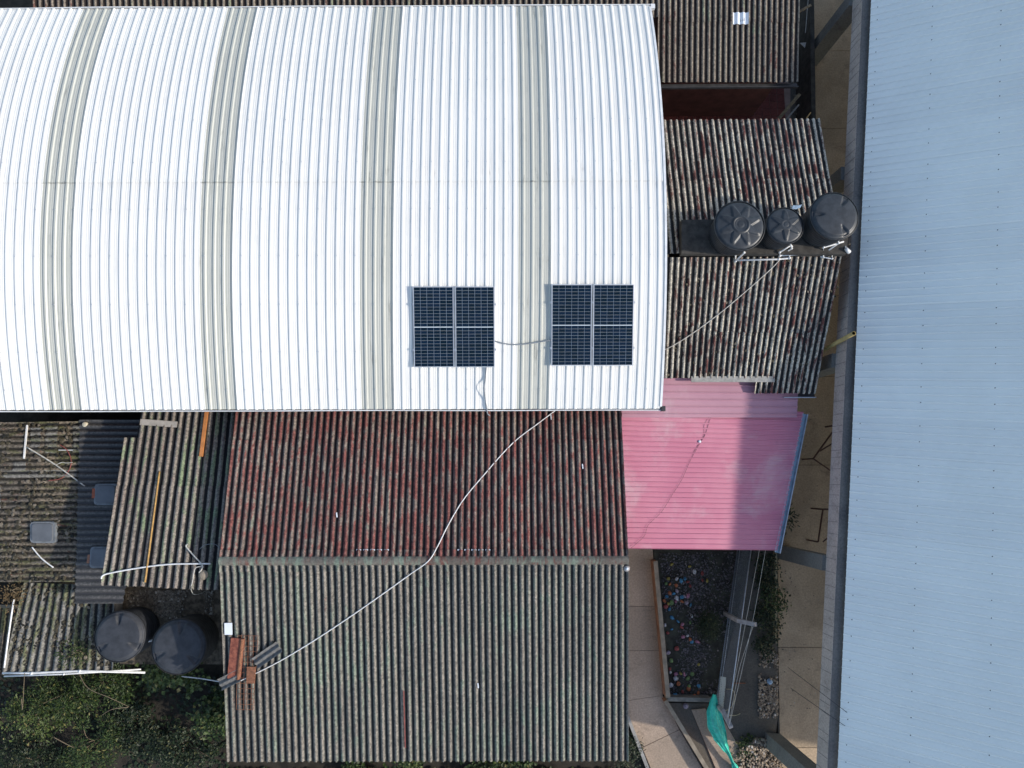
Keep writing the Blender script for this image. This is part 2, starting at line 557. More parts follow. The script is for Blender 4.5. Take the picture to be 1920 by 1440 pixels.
def corr_sheet(c, n, s0, s1, t0, t1, amp, nrm, off, length, seg=9, nl=4, th=0.007, ragged=0.0, wob=0.003):
    """one sheet; off(fs, ft) gives its lift in the lap; top and underside with closed edges"""
    nc = max(2, int(round((s1 - s0) * n * seg)))
    mb = MB()
    top, bot, uv = [], [], []
    rag = [R.uniform(-ragged, ragged) for _ in range(nc + 1)]
    ph = R.uniform(0, 50)
    for j in range(nl + 1):
        for i in range(nc + 1):
            fs, ft = i / nc, j / nl
            s = s0 + (s1 - s0) * fs
            t = t0 + (t1 - t0) * ft
            if j == nl:
                t += rag[i] / length
            p = bil(c, s, t)
            h = amp * math.cos(2 * math.pi * n * s) + off(fs, ft) + wob * mnoise.noise((p.x * 0.8 + ph, p.y * 0.8, ph))
            top.append(p + nrm * h)
            bot.append(p + nrm * (h - th))
            uv.append((s * n, t * length))
    k = nc + 1
    N = len(top)
    fs = []
    for j in range(nl):
        for i in range(nc):
            a = j * k + i
            fs.append((a, a + 1, a + k + 1, a + k))
            fs.append((N + a, N + a + k, N + a + k + 1, N + a + 1))
    for i in range(nc):
        fs.append((i, N + i, N + i + 1, i + 1))
        a = nl * k + i
        fs.append((a, a + 1, N + a + 1, N + a))
    for j in range(nl):
        a = j * k
        fs.append((a, a + k, N + a + k, N + a))
        a = j * k + nc
        fs.append((a, N + a, N + a + k, a + k))
    mb.add(top + bot, fs, uv + uv)
    # orient outward
    p0, p1, p2 = top[0], top[1], top[k]
    if (p1 - p0).cross(p2 - p0).dot(nrm) < 0:
        mb.f = [tuple(reversed(f)) for f in mb.f]
    return mb


def corr_roof(parent, c, n, per, rows, mat, amp=0.026, downhill=1, keep=None, name='roof_sheet', seg=9, nl=4, ragged=0.012, cols=None, lift=0.0, wob=0.003):
    """c = corners A(s0,t0) B(s1,t0) C(s1,t1) D(s0,t1); corrugations run along t"""
    nrm = patch_normal(c)
    length = ((c[3] - c[0]).length + (c[2] - c[1]).length) / 2
    cols = cols or [i * per / n for i in range(int(math.ceil(n / per)))] + [1.0]
    for ci in range(len(cols) - 1):
        s0, s1 = cols[ci], min(1.0, cols[ci + 1] + (0.30 / n if ci < len(cols) - 2 else 0))
        for ri in range(len(rows) - 1):
            t0, t1 = rows[ri], rows[ri + 1]
            if keep:
                kk = keep((s0 + s1) / 2, t0, t1)
                if kk is None:
                    continue
                t0, t1 = kk
            if downhill > 0 and ri < len(rows) - 2:
                t1 += 0.10 / length
            if downhill < 0 and ri > 0:
                t0 -= 0.10 / length
            jt = R.uniform(-0.035, 0.035) / length
            if 0 < ri:
                t0 += jt if downhill < 0 else 0
            if ri < len(rows) - 2:
                t1 += jt if downhill > 0 else 0
            e = R.uniform(0, 0.004)
            if downhill > 0:
                off = lambda fs, ft, e=e: lift + 0.011 * fs + 0.022 * ft + e
            else:
                off = lambda fs, ft, e=e: lift + 0.011 * fs + 0.022 * (1 - ft) + e
            part(parent, name, corr_sheet(c, n, s0, s1, t0, t1, amp, nrm, off, length, seg, nl, ragged=ragged, wob=wob), mat, smooth=False)
    return nrm


def walls(parent, tops, mat, thick=0.15, z0=0.0, drop=0.12, name='wall'):
    n = len(tops)
    cx = sum((p for p in tops), Vector()) / n
    for i in range(n):
        a, b_ = tops[i], tops[(i + 1) % n]
        d = (b_ - a); d.z = 0; d.normalize()
        nin = Vector((-d.y, d.x, 0))
        if nin.dot(cx - a) < 0:
            nin = -nin
        a1 = a + d * (thick * 0.5 + 0.003 if i % 2 else 0.0)
        b1 = b_ - d * (thick * 0.5 + 0.003 if i % 2 else 0.0)
        q = [a1 - nin * thick / 2, b1 - nin * thick / 2, b1 + nin * thick / 2, a1 + nin * thick / 2]
        za, zb = a.z - drop, b_.z - drop
        bot = [Vector((p.x, p.y, z0)) for p in q]
        top = [Vector((q[0].x, q[0].y, za)), Vector((q[1].x, q[1].y, zb)), Vector((q[2].x, q[2].y, zb)), Vector((q[3].x, q[3].y, za))]
        part(parent, name, MB().hexa(bot, top), mat)


def litter(name, label, px, z, n, size, mat, seed, kind='stuff', zs=0.03, flat=0.4, zf=None):
    rr = random.Random(seed)
    pts = [P(u, v, z) for u, v in px]
    xs = [p.x for p in pts]; ys = [p.y for p in pts]
    def inside(x, y):
        c = False
        j = len(pts) - 1
        for i in range(len(pts)):
            if ((pts[i].y > y) != (pts[j].y > y)) and (x < (pts[j].x - pts[i].x) * (y - pts[i].y) / (pts[j].y - pts[i].y) + pts[i].x):
                c = not c
            j = i
        return c
    mb = MB()
    cnt = 0
    while cnt < n:
        x, y = rr.uniform(min(xs), max(xs)), rr.uniform(min(ys), max(ys))
        if not inside(x, y):
            continue
        if mnoise.noise((x * 1.3, y * 1.3, seed)) * 1.6 + rr.uniform(-0.5, 0.75) < 0:
            continue
        cnt += 1
        s = size * rr.uniform(0.5, 1.6)
        c = Vector((x, y, (zf(x, y) if zf else z) + s * flat * 0.7 + rr.random() * zs))
        an = rr.uniform(0, 6.3)
        e = Vector((math.cos(an), math.sin(an), rr.uniform(-.3, .3))) * s
        f = Vector((-math.sin(an), math.cos(an), rr.uniform(-.3, .3))) * s * rr.uniform(0.5, 0.9)
        u_ = Vector((0, 0, s * flat))
        e2, f2 = e * .62, f * .62
        mb.add([c - e, c - f, c + e, c + f, c - e2 * .8 - f2 * .8 + u_, c + e2 * .8 - f2 * .8 + u_, c + e2 * .8 + f2 * .8 + u_, c - e2 * .8 + f2 * .8 + u_],
               [(4, 5, 6, 7), (0, 1, 5, 4), (1, 2, 5), (2, 6, 5), (2, 3, 6), (3, 7, 6), (3, 0, 7), (0, 4, 7)])
    return solo(name, label, None, mb, mat, False, None, kind)



# ================================================================== GROUND
g = MB()
gs = 24
vs, fs, uvs = [], [], []
for j in range(gs + 1):
    for i in range(gs + 1):
        x = -60 + 120 * i / gs
        y = -60 + 120 * j / gs
        vs.append((x, y, -0.06))
for j in range(gs):
    for i in range(gs):
        a = j * (gs + 1) + i
        fs.append((a, a + 1, a + gs + 2, a + gs + 1))
g.add(vs, fs)
solo('ground', None, None, g, M['soil'], kind='structure')


def flat_poly(px, z, zt=None):
    return [P(u, v, z) for u, v in px]


def slab_piece(parent, px, z1, mat, z0=None, inset=0.012, name='slab'):
    pts = [P(u, v, z1) for u, v in px]
    c = sum(pts, Vector()) / len(pts)
    pts = [p + (c - p).normalized() * inset for p in pts]
    part(parent, name, MB().prism([(p.x, p.y) for p in pts], (z0 if z0 is not None else z1 - 0.07), z1), mat)


# concrete yard right of the houses, under and beside the big roof
yard = bpy.data.objects.new('yard_paving', None)
COL.objects.link(yard)
yard['kind'] = 'structure'
yard.location = P(1560, 700, 0)
ybase = MB().prism([tuple(P(u, v, 0)[:2]) for u, v in [(1395, -200), (2100, -200), (2100, 1650), (1478, 1650), (1458, 1340), (1462, 1232), (1457, 1010), (1440, 700)]], -0.055, -0.02)
part(yard, 'joint_bed', ybase, M['grimy'])
rows_v = [-190, -60, 95, 241, 382, 553, 706, 872, 1040, 1214, 1402, 1640]
for k in range(len(rows_v) - 1):
    v0, v1 = rows_v[k], rows_v[k + 1]
    def lx(v):
        if v <= 700:
            return 1500
        if v <= 1010:
            return 1500 - (v - 700) * 0.14
        if v <= 1232:
            return 1459
        return 1462
    slab_piece(yard, [(lx(v0), v0), (1660, v0), (1660, v1), (lx(v1), v1)], 0.0, M['yard'])
    slab_piece(yard, [(1660, v0), (2000, v0), (2000, v1), (1660, v1)], 0.0, M['yard'])

# walkway slabs between the gable house and the stone bed
path = bpy.data.objects.new('walkway', None)
COL.objects.link(path)
path['kind'] = 'structure'
path.location = P(1200, 1200, 0)
WLK = [[(1120, 1000), (1222, 1000), (1231, 1137), (1120, 1137)],
       [(1120, 1137), (1231, 1137), (1237, 1220), (1120, 1220)],
       [(1120, 1220), (1237, 1220), (1243, 1304), (1120, 1322)],
       [(1120, 1322), (1243, 1304), (1274, 1368), (1204, 1402), (1176, 1340), (1150, 1322)],
       [(1204, 1402), (1274, 1368), (1345, 1490), (1240, 1490)]]
part(path, 'joint_bed', MB().prism([tuple(P(u, v, 0)[:2]) for u, v in [(1118, 1000), (1222, 1000), (1243, 1304), (1345, 1490), (1240, 1490), (1176, 1342), (1118, 1322)]], -0.05, -0.02), M['grimy'])
for q in WLK:
    slab_piece(path, q, 0.0, M['paving'], inset=0.01)

# ------------------------------------------------------------------ garden floor and the dirty yard strip behind the fence
bed = MB().prism([tuple(P(u, v, 0)[:2]) for u, v in [(1222, 1000), (1420, 1000), (1340, 1318), (1250, 1316), (1234, 1120)]], -0.05, 0.004)
solo('gravel_bed', None, None, bed, M['gravel_dark'], kind='structure')
strip = MB().prism([tuple(P(u, v, 0)[:2]) for u, v in [(1421, 1000), (1456, 1000), (1459, 1335), (1445, 1480), (1347, 1480), (1252, 1318), (1341, 1319)]], -0.05, 0.0)
solo('back_strip_paving', None, None, strip, M['grimy'], kind='structure')

# ================================================================== WHITE VAULTED HALL
ZB, ZF, ARCH = 3.79, 3.74, 1.03
VB0, VB1 = P(0, 21, ZB), P(1213, 13.5, ZB)
VF0, VF1 = P(0, 765, ZF), P(1239, 762.5, ZF)


def v_edge(X, e0, e1):
    k = (X - e0.x) / (e1.x - e0.x)
    return e0.lerp(e1, k)


def vault_pt(X, a):
    p = v_edge(X, VB0, VB1).lerp(v_edge(X, VF0, VF1), a)
    p = Vector((X + (VF1.x - VB1.x) * (a - 0.5) * 0.0, p.y, p.z + ARCH * (1 - (2 * a - 1) ** 2)))
    return p


def vault_z(x, y):
    yb, yf = v_edge(x, VB0, VB1).y, v_edge(x, VF0, VF1).y
    a = (yb - y) / (yb - yf)
    return vault_pt(x, a).z


def vault_a(x, y):
    yb, yf = v_edge(x, VB0, VB1).y, v_edge(x, VF0, VF1).y
    return (yb - y) / (yb - yf)


hall = thing('vaulted_hall', 'large white building under a vaulted ribbed metal roof with four grey translucent strips', 'building', (-3.0, 7.4, 0))
XR = P_on(1247, 430, vault_z).x
XS = P_on(1033, 400, vault_z).x        # right edge of the nearest translucent strip
KX = [P_on(u, 400, vault_z).x for u in (1033, 738, 438, 140)]      # right edges of the translucent strips
PITCH = (KX[0] - KX[3]) / 51.0


def rib_x(k):
    """x of rib k (k = 0 at the nearest strip, 17 ribs from strip to strip)"""
    if k >= 0:
        return KX[0] + k * PITCH
    i = min(2, int(-k // 17))
    return KX[i] + (KX[i + 1] - KX[i]) * (-k - 17 * i) / 17.0


lapp = P_on(600, 333, vault_z)
A_LAP = vault_a(lapp.x, lapp.y)
ARC_LEN = 11.5


def vault_sheet(x0, x1, a0, a1, lift, ribh=0.027, nl=14):
    prof = []
    k0 = int(math.floor((x0 - XS) / PITCH)) - 3
    k1 = int(math.ceil((x1 - XS) / PITCH)) + 3
    raw = []
    for k in range(k0, k1 + 1):
        xc_ = rib_x(k)
        for dx, h in ((-0.046, 0), (-0.020, ribh), (0.020, ribh), (0.046, 0), (0.088, 0), (0.096, 0.005), (0.104, 0), (0.136, 0), (0.144, 0.005), (0.152, 0)):
            raw.append((xc_ + dx, h))
    def hat(x):
        for i in range(len(raw) - 1):
            if raw[i][0] <= x <= raw[i + 1][0]:
                t = (x - raw[i][0]) / (raw[i + 1][0] - raw[i][0])
                return raw[i][1] * (1 - t) + raw[i + 1][1] * t
        return 0
    xs = [(x0, hat(x0))] + [r for r in raw if x0 + 0.004 < r[0] < x1 - 0.004] + [(x1, hat(x1))]
    top, bot, uv = [], [], []
    for j in range(nl + 1):
        a = a0 + (a1 - a0) * j / nl
        for x, h in xs:
            p = vault_pt(x, a)
            q = vault_pt(x, a + 0.01)
            tn = Vector((0, -(q.z - p.z), (q.y - p.y)))
            if tn.z < 0:
                tn = -tn
            tn.normalize()
            l = lift + (0.004 if j == nl else 0)
            top.append(p + tn * (h + l))
            bot.append(p + tn * (h + l - 0.003))
            uv.append((x, (a - A_LAP) * ARC_LEN))
    k = len(xs)
    N = len(top)
    fs = []
    for j in range(nl):
        for i in range(k - 1):
            a = j * k + i
            fs.append((a, a + k, a + k + 1, a + 1))
            fs.append((N + a, N + a + 1, N + a + k + 1, N + a + k))
    for i in range(k - 1):
        fs.append((i, i + 1, N + i + 1, N + i))
        a = nl * k + i
        fs.append((a, N + a, N + a + 1, a + 1))
    for j in range(nl):
        a = j * k
        fs.append((a, N + a, N + a + k, a + k))
        a = j * k + k - 1
        fs.append((a, a + k, N + a + k, N + a))
    return MB().add(top + bot, fs, uv + uv)


XL = P(-170, 400, 4.7).x
bands = []
x = XS
nw = 3
bands.append((XS, XS + (XR - XS) / 3, 'w')); bands.append((XS + (XR - XS) / 3, XS + 2 * (XR - XS) / 3, 'w')); bands.append((XS + 2 * (XR - XS) / 3, XR, 'w'))
kk = 0
while rib_x(kk) > XL:
    bands.append((rib_x(kk - 3.55), rib_x(kk), 't'))
    for q in range(3):
        bands.append((rib_x(kk - 17 + 13.45 * q / 3), rib_x(kk - 17 + 13.45 * (q + 1) / 3), 'w'))
    kk -= 17
for i, (x0, x1, kd) in enumerate(bands):
    x0 = max(x0, XL)
    if x1 <= x0 + 0.05:
        continue
    mat = M['white_sheet'] if kd == 'w' else M['translucent']
    nm = 'roof_sheet' if kd == 'w' else 'translucent_sheet'
    ov = 0.03 if kd == 'w' else 0.05
    lift = (0.010 + 0.002 * (i % 3)) if kd == 'w' else 0.003
    wide = 0.03 if kd == 'w' else 0.0
    for a0, a1, lf in ((-0.004, A_LAP + 0.012, 0.007), (A_LAP - 0.004, 1.004, 0.0)):
        part(hall, nm, vault_sheet(x0 - (0.0 if kd == 'w' else ov), x1 + (0 if kd == 'w' else 0.03), a0, a1, lift + lf), mat)
# screws on the ribs, as one part
sc = MB()
for vrow in (84, 152, 226, 305, 393, 480, 571, 660, 731):
    yy = P_on(600, vrow, vault_z)
    a = vault_a(yy.x, yy.y)
    k = -75
    while k < 14:
        xx = rib_x(k)
        if XL < xx < XR - 0.05:
            p = vault_pt(xx, a)
            sc.box(p + Vector((0, 0, 0.047)), 0.018, 0.018, 0.014)
        k += 2
part(hall, 'screw_rows', sc, M['clamp'], kind='stuff')
# front gutter: open trough with a pale lip; back gutter
def gutter_run(parent, f, x0, x1, ny, w, h, drop, name, mat_in, mat_out, seg=40, sag=0.006):
    tr, li = MB(), MB()
    prevs = []
    for i in range(seg + 1):
        X = x0 + (x1 - x0) * i / seg
        p = f(X)
        s = sag * mnoise.noise((X * 0.35, 3.1, 0)) * 4
        s2 = sag * mnoise.noise((X * 0.22, 9.1, 0)) * 4
        prevs.append((p + Vector((0, 0, s - drop)), s2))
    for i in range(seg):
        (p, d1), (q, d2) = prevs[i], prevs[i + 1]
        def pt(b_, dd, off, z):
            return b_ + Vector((0, ny * (off + (dd if off > 0.06 else 0)), z))
        # floor
        tr.hexa([pt(p, d1, -0.05, -h), pt(q, d2, -0.05, -h), pt(q, d2, w, -h), pt(p, d1, w, -h)], [pt(p, d1, -0.05, -h + 0.012), pt(q, d2, -0.05, -h + 0.012), pt(q, d2, w, -h + 0.012), pt(p, d1, w, -h + 0.012)])
        li.hexa([pt(p, d1, w + .001, -h), pt(q, d2, w + .001, -h), pt(q, d2, w + 0.022, -h), pt(p, d1, w + 0.022, -h)], [pt(p, d1, w + .001, 0.0), pt(q, d2, w + .001, 0.0), pt(q, d2, w + 0.022, 0.0), pt(p, d1, w + 0.022, 0.0)])
    g_ = part(parent, name, tr, mat_in)
    part(g_, 'lip', li, mat_out)


gutter_run(hall, lambda X: vault_pt(X, 1.0), XL, XR + 0.03, -1, 0.075, 0.11, 0.0, 'gutter', M['gutter_dirt'], M['gutter_white'])
gutter_run(hall, lambda X: vault_pt(X, 0.0), XL, XR + 0.1, 1, 0.07, 0.10, -0.02, 'gutter', M['gutter_white'], M['gutter_white'])
gx = vault_pt(XR, 1.0)
part(hall, 'gutter_outlet', MB().box(gx + Vector((0.08, -0.05, -0.03)), 0.11, 0.13, 0.12), M['gutter_dark'])
gx = vault_pt(XR, 0.0)
part(hall, 'gutter_outlet', MB().box(gx + Vector((0.10, 0.03, -0.03)), 0.12, 0.13, 0.10), M['gutter_white'])
# edge trim along the right verge
et = MB()
for j in range(24):
    a0, a1 = j / 24, (j + 1) / 24
    p, q = vault_pt(XR, a0), vault_pt(XR, a1)
    for w0, w1, z0_, z1_ in ((-0.015, 0.030, 0.03, 0.04), (0.030, 0.042, -0.16, 0.04)):
        et.hexa([p + Vector((w0, 0, z0_)), p + Vector((w1, 0, z0_)), q + Vector((w1, 0, z0_)), q + Vector((w0, 0, z0_))],
                [p + Vector((w0, 0, z1_)), p + Vector((w1, 0, z1_)), q + Vector((w1, 0, z1_)), q + Vector((w0, 0, z1_))])
part(hall, 'verge_trim', et, M['gutter_white'])
wx0, wx1 = XL + 0.3, 4.15
wt = [Vector((wx0, vault_pt(wx0, 0.045).y, 3.75)), Vector((wx1, vault_pt(wx1, 0.045).y, 3.75)), Vector((wx1, vault_pt(wx1, 0.955).y, 3.70)), Vector((wx0, vault_pt(wx0, 0.955).y, 3.70))]
walls(hall, wt, M['maroon_wall'], 0.18)
ge = MB()
for X in (wx1, wx0):
    for j in range(12):
        a0, a1 = 0.05 + 0.9 * j / 12, 0.05 + 0.9 * (j + 1) / 12
        p, q = vault_pt(X, a0), vault_pt(X, a1)
        ge.hexa([Vector((X - .07, p.y, 3.6)), Vector((X + .07, p.y, 3.6)), Vector((X + .07, q.y, 3.6)), Vector((X - .07, q.y, 3.6))],
                [Vector((X - .07, p.y, p.z - .05)), Vector((X + .07, p.y, p.z - .05)), Vector((X + .07, q.y, q.z - .05)), Vector((X - .07, q.y, q.z - .05))])
part(hall, 'gable_infill', ge, M['plaster_white'])

# ------------------------------------------------------------------ solar panels
PAN_LIFT = 0.125
cell_mesh = None


def solar_panel(tl, tr, bl, label):
    global cell_mesh
    f = lambda x, y: vault_z(x, y) + PAN_LIFT
    A, B_, D = P_on(*tl, f), P_on(*tr, f), P_on(*bl, f)
    ex = (B_ - A); Wd = ex.length; ex.normalize()
    ey = (D - A); ey -= ex * ey.dot(ex); Ln = ey.length; ey.normalize()
    n = ey.cross(ex)
    if n.z < 0:
        n = -n
    mid = A + ex * Wd / 2 + ey * Ln / 2
    # lift chord above the arch
    need = vault_z(mid.x, mid.y) + 0.055 - mid.z
    A = A + n * max(0.0, need)
    o = thing('solar_panel', label, 'solar panel', A, 'solar panels on the vaulted roof')
    o.rotation_mode = 'QUATERNION'
    Rm = Matrix((ex, -ey, n)).transposed()
    o.rotation_quaternion = Rm.to_quaternion()
    # local: x right, y up (negative = down the panel), z normal
    def lp(name, mb, mat):
        me = make_mesh(name, mb, mat)
        c = bpy.data.objects.new(name, me)
        COL.objects.link(c)
        c.parent = o
        return c
    fr = MB(); fw = 0.017; fh = 0.035
    fr.box((Wd / 2, -fw / 2, -fh / 2), Wd, fw, fh).box((Wd / 2, -Ln + fw / 2, -fh / 2), Wd, fw, fh)
    fr.box((fw / 2, -Ln / 2, -fh / 2), fw, Ln - 2 * fw - .002, fh).box((Wd - fw / 2, -Ln / 2, -fh / 2), fw, Ln - 2 * fw - .002, fh)
    lp('frame', fr, M['panel_frame'])
    back = lp('backsheet', MB().box((Wd / 2, -Ln / 2, -0.014), Wd - 2 * fw - .002, Ln - 2 * fw - .002, 0.012), M['panel_back'])
    gapx, gapy, midgap, mar = 0.0065, 0.0045, 0.024, 0.006
    cw = (Wd - 2 * fw - 2 * mar - 5 * gapx) / 6
    ch = (Ln - 2 * fw - 2 * mar - midgap - 22 * gapy) / 24
    cm = make_mesh('solar_cell', MB().box((0, 0, 0), cw, ch, 0.003), M['cell'])
    for i in range(6):
        for j in range(24):
            c = bpy.data.objects.new('solar_cell', cm)
            COL.objects.link(c)
            c.parent = back
            y = fw + mar + ch / 2 + j * (ch + gapy) + (midgap - gapy if j >= 12 else 0)
            c.location = (fw + mar + cw / 2 + i * (cw + gapx), -y, -0.006)
    for k in (0.22, 0.78):
        rail = MB().box((Wd / 2, -Ln * k, -0.06), Wd + 0.09, 0.045, 0.045)
        lp('mounting_rail', rail, M['clamp'])
        for xe in (-0.02, Wd + 0.02):
            lp('clamp', MB().box((xe, -Ln * k, -0.019), 0.035, 0.05, 0.046), M['clamp'])
        for xe in (0.12, Wd - 0.12):
            pw = A + ex * xe + ey * Ln * k
            dz = pw.z - vault_z(pw.x, pw.y)
            lp('roof_bracket', MB().box((xe, -Ln * k, -0.083 - max(0.01, dz - 0.08) / 2), 0.05, 0.04, max(0.01, dz - 0.08) + 0.01), M['clamp'])
    return o


solar_panel((774, 537), (850, 537), (776.5, 689), 'leftmost dark blue solar panel, left one of the left-hand pair')
solar_panel((853, 537), (927, 537), (854, 689), 'dark blue solar panel with a grey cable leaving its lower edge')
solar_panel((1034.5, 533), (1110, 533), (1034.5, 686), 'dark blue solar panel beside the nearest grey strip, left one of the right-hand pair')
solar_panel((1113, 533), (1189, 533), (1112, 686), 'rightmost dark blue solar panel, nearest the right verge of the white roof')


def cable(name, label, cat, px, f, r, mat, lift=0.0, group=None, sub=6, sides=6):
    pts = [P_on(q[0], q[1], f, (q[2] if len(q) > 2 else lift)) for q in px]
    return solo(name, label, cat, MB().tube(smooth_path(pts, sub), r, sides), mat, True, group)


cable('power_cable', 'grey cable sagging across the white roof between the two solar panel pairs', 'cable', [(926, 639, .05), (950, 645, .055), (972, 646, .055), (1000, 643, .055), (1036, 637, .07)], vault_z, 0.017, M['cable_grey'])
vz_clamped = lambda x, y: vault_z(x, max(y, vault_pt(x, 1.0).y))
cable('power_cable', 'grey cable running from a solar panel over the white eave to the red gabled roof', 'cable', [(912, 688, .07), (910, 710, .06), (908, 728, .17), (910, 748, .06), (912, 762, .07), (914, 775, -0.05), (918, 779, -0.2)], vz_clamped, 0.016, M['cable_grey'])

# ================================================================== GABLED HOUSE
gable = thing('gabled_house', 'wide low house under a grey and red corrugated gable roof with a ridge across', 'house', P(800, 1100, 0))
GU = [P(446, 748, 2.83), P(1163, 748, 2.83), P(1178, 1050, 3.45), P(412, 1052, 3.45)]
GL = [P(412, 1052, 3.45), P(1178, 1050, 3.45), P(1178, 1425, 2.40), P(427, 1427, 2.40)]
NG = 60
f_gu = plane_fn(GU[0], GU[1], GU[2])
f_gl = plane_fn(GL[0], GL[1], GL[2])
f_g = lambda x, y: min(f_gu(x, y), f_gl(x, y))
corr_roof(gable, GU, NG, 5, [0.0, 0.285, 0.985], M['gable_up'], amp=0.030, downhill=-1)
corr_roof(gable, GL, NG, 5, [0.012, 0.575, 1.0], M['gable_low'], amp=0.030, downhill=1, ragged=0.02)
nu, nl_ = patch_normal(GU), patch_normal(GL)
dU = (GU[0] - GU[3]).normalized(); dL = (GL[3] - GL[0]).normalized()
for ci in range(12):
    s0, s1 = ci / 12, (ci + 1) / 12 - 0.0005
    prof = [(-0.27, 1.0, 0.0), (-0.20, 1.0, 0.0), (-0.125, 0.8, .0), (-0.102, 0.2, .012), (-0.092, 0, .03), (-0.05, 0, .062), (0, 0, .074), (0.05, 0, .062), (0.092, 0, .03), (0.102, .2, .012), (0.125, .8, 0.0), (0.20, 1.0, 0.0), (0.27, 1, 0.0)]
    nc = 45
    vs, uv = [], []
    for i in range(nc + 1):
        s = s0 + (s1 - s0) * i / nc
        rp = GL[0].lerp(GL[1], s)
        for w, am, h in prof:
            d, n = (dU, nu) if w < 0 else (dL, nl_)
            wav = am * 0.030 * math.cos(2 * math.pi * NG * s)
            base = rp + d * abs(w)
            jitter = 0.004 * mnoise.noise((s * 70, w * 9, 1))
            vs.append(base + n * (0.036 + wav * 1.0) + Vector((0, 0, h + jitter + 0.004 * (i / nc))))
            uv.append((s * NG, w))
    k = len(prof)
    fs = [(i * k + j, i * k + j + 1, (i + 1) * k + j + 1, (i + 1) * k + j) for i in range(nc) for j in range(k - 1)]
    mb = MB().add(vs, fs, uv)
    if (vs[1] - vs[0]).cross(vs[k] - vs[0]).z < 0 if False else (vs[1] - vs[0]).cross(vs[k + 1] - vs[0]).z < 0:
        mb.f = [tuple(reversed(f)) for f in mb.f]
    N0 = len(mb.v)
    under = [p - Vector((0, 0, 0.008)) for p in mb.v]
    mb.add(under, [tuple(reversed([i for i in f])) for f in mb.f], uv)
    nfa = len(fs)
    fm = [(1 if (f_ % (k - 1)) < 3 else (2 if (f_ % (k - 1)) > 8 else 0)) for f_ in range(nfa)]
    mb.m = fm + fm
    part(gable, 'ridge_cap', mb, [M['ridge'], M['gable_up'], M['gable_low']], True)
gw = [P(462, 800, 2.85), P(1150, 800, 2.85), P(1158, 1395, 2.4), P(448, 1395, 2.4)]
gw[0].z = f_g(gw[0].x, gw[0].y) - .02; gw[1].z = f_g(gw[1].x, gw[1].y) - .02
gw[2].z = f_g(gw[2].x, gw[2].y) - .02; gw[3].z = f_g(gw[3].x, gw[3].y) - .02
walls(gable, gw, M['plaster'], 0.16)

# ================================================================== TOP ROOF (behind the hall)
topr = thing('long_back_house', 'long house behind the white hall with brown corrugated roof along the upper picture edge', 'house', P(800, -40, 0))
TT = [P(58, -90, 3.42), P(1500, -90, 3.42), P(1495, 155, 2.85), P(72, 155, 2.85)]
NT = 130
s_split = 0.80


def keep_top(s, t0, t1):
    if s < s_split:
        return (t0, 0.47) if t0 < 0.3 else None
    return (t0, t1)


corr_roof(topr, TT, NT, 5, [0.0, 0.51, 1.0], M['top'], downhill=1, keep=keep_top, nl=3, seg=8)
f_top = plane_fn(TT[0], TT[1], TT[2])
a, b_ = P(1215, 157, 2.80), P(1497, 155, 2.80)
gut = MB()
gut.hexa([a + Vector((0, -.10, -.10)), b_ + Vector((0, -.10, -.10)), b_ + Vector((0, .03, -.10)), a + Vector((0, .03, -.10))], [a + Vector((0, -.10, -.085)), b_ + Vector((0, -.10, -.085)), b_ + Vector((0, .03, -.085)), a + Vector((0, .03, -.085))])
gut.hexa([a + Vector((0, -.125, -.10)), b_ + Vector((0, -.125, -.10)), b_ + Vector((0, -.102, -.10)), a + Vector((0, -.102, -.10))], [a + Vector((0, -.125, .0)), b_ + Vector((0, -.125, .0)), b_ + Vector((0, -.102, .0)), a + Vector((0, -.102, .0))])
part(topr, 'gutter', gut, M['gutter_dark'])
tw = [P(1262, 120, 2.9), P(1480, 120, 2.9), P(1485, -80, 3.4), P(1262, -80, 3.4)]
for p in tw:
    p.z = f_top(p.x, p.y) - .03
walls(topr, tw, M['maroon_wall'], 0.15)
tw = [P(85, -5, 2.9), P(1210, -5, 2.9), P(1210, -80, 3.4), P(85, -80, 3.4)]
for p in tw:
    p.z = f_top(p.x, p.y) - .03
walls(topr, tw, M['maroon_wall'], 0.15)
# white corrugated patch on it
nrm = patch_normal(TT)
sA = (1369 - 58) / 1442.0
pc = corr_sheet(TT, NT, (1369 - 58) / 1442, (1399.5 - 58) / 1442, (24 + 90) / 245, (46 + 90) / 245, 0.026, nrm, lambda a_, b2: 0.034, 4.6, nl=2)
solo('roof_patch', 'small white corrugated patch lying on the brown back roof', 'patch', pc, M['plate_white'])

# red tiled courtyard between back roof and the roof with tanks
court = bpy.data.objects.new('courtyard_floor', None)
COL.objects.link(court)
court['kind'] = 'structure'
court.location = P(1360, 190, 0)
part(court, 'grout_bed', MB().prism([tuple(P(u, v, 0)[:2]) for u, v in [(1215, 150), (1482, 150), (1482, 250), (1215, 250)]], -0.05, 0.0), M['grout'])
c0 = P(1225, 158, 0)
c1 = P(1478, 246, 0)
ts = 0.262
tile_mesh = make_mesh('tile', MB().box((0, 0, 0), ts - 0.012, ts - 0.012, 0.02), M['tile_red'])
ny = int((c0.y - c1.y) / ts)
nx = int((c1.x - c0.x) / ts)
for i in range(nx):
    for j in range(ny):
        o = bpy.data.objects.new('tile', tile_mesh)
        COL.objects.link(o)
        o.parent = court
        o.location = Vector((c0.x + (i + .5) * ts, c0.y - (j + .5) * ts, 0.004)) - court.location
        o.rotation_euler = (R.uniform(-.004, .004), R.uniform(-.004, .004), 0)

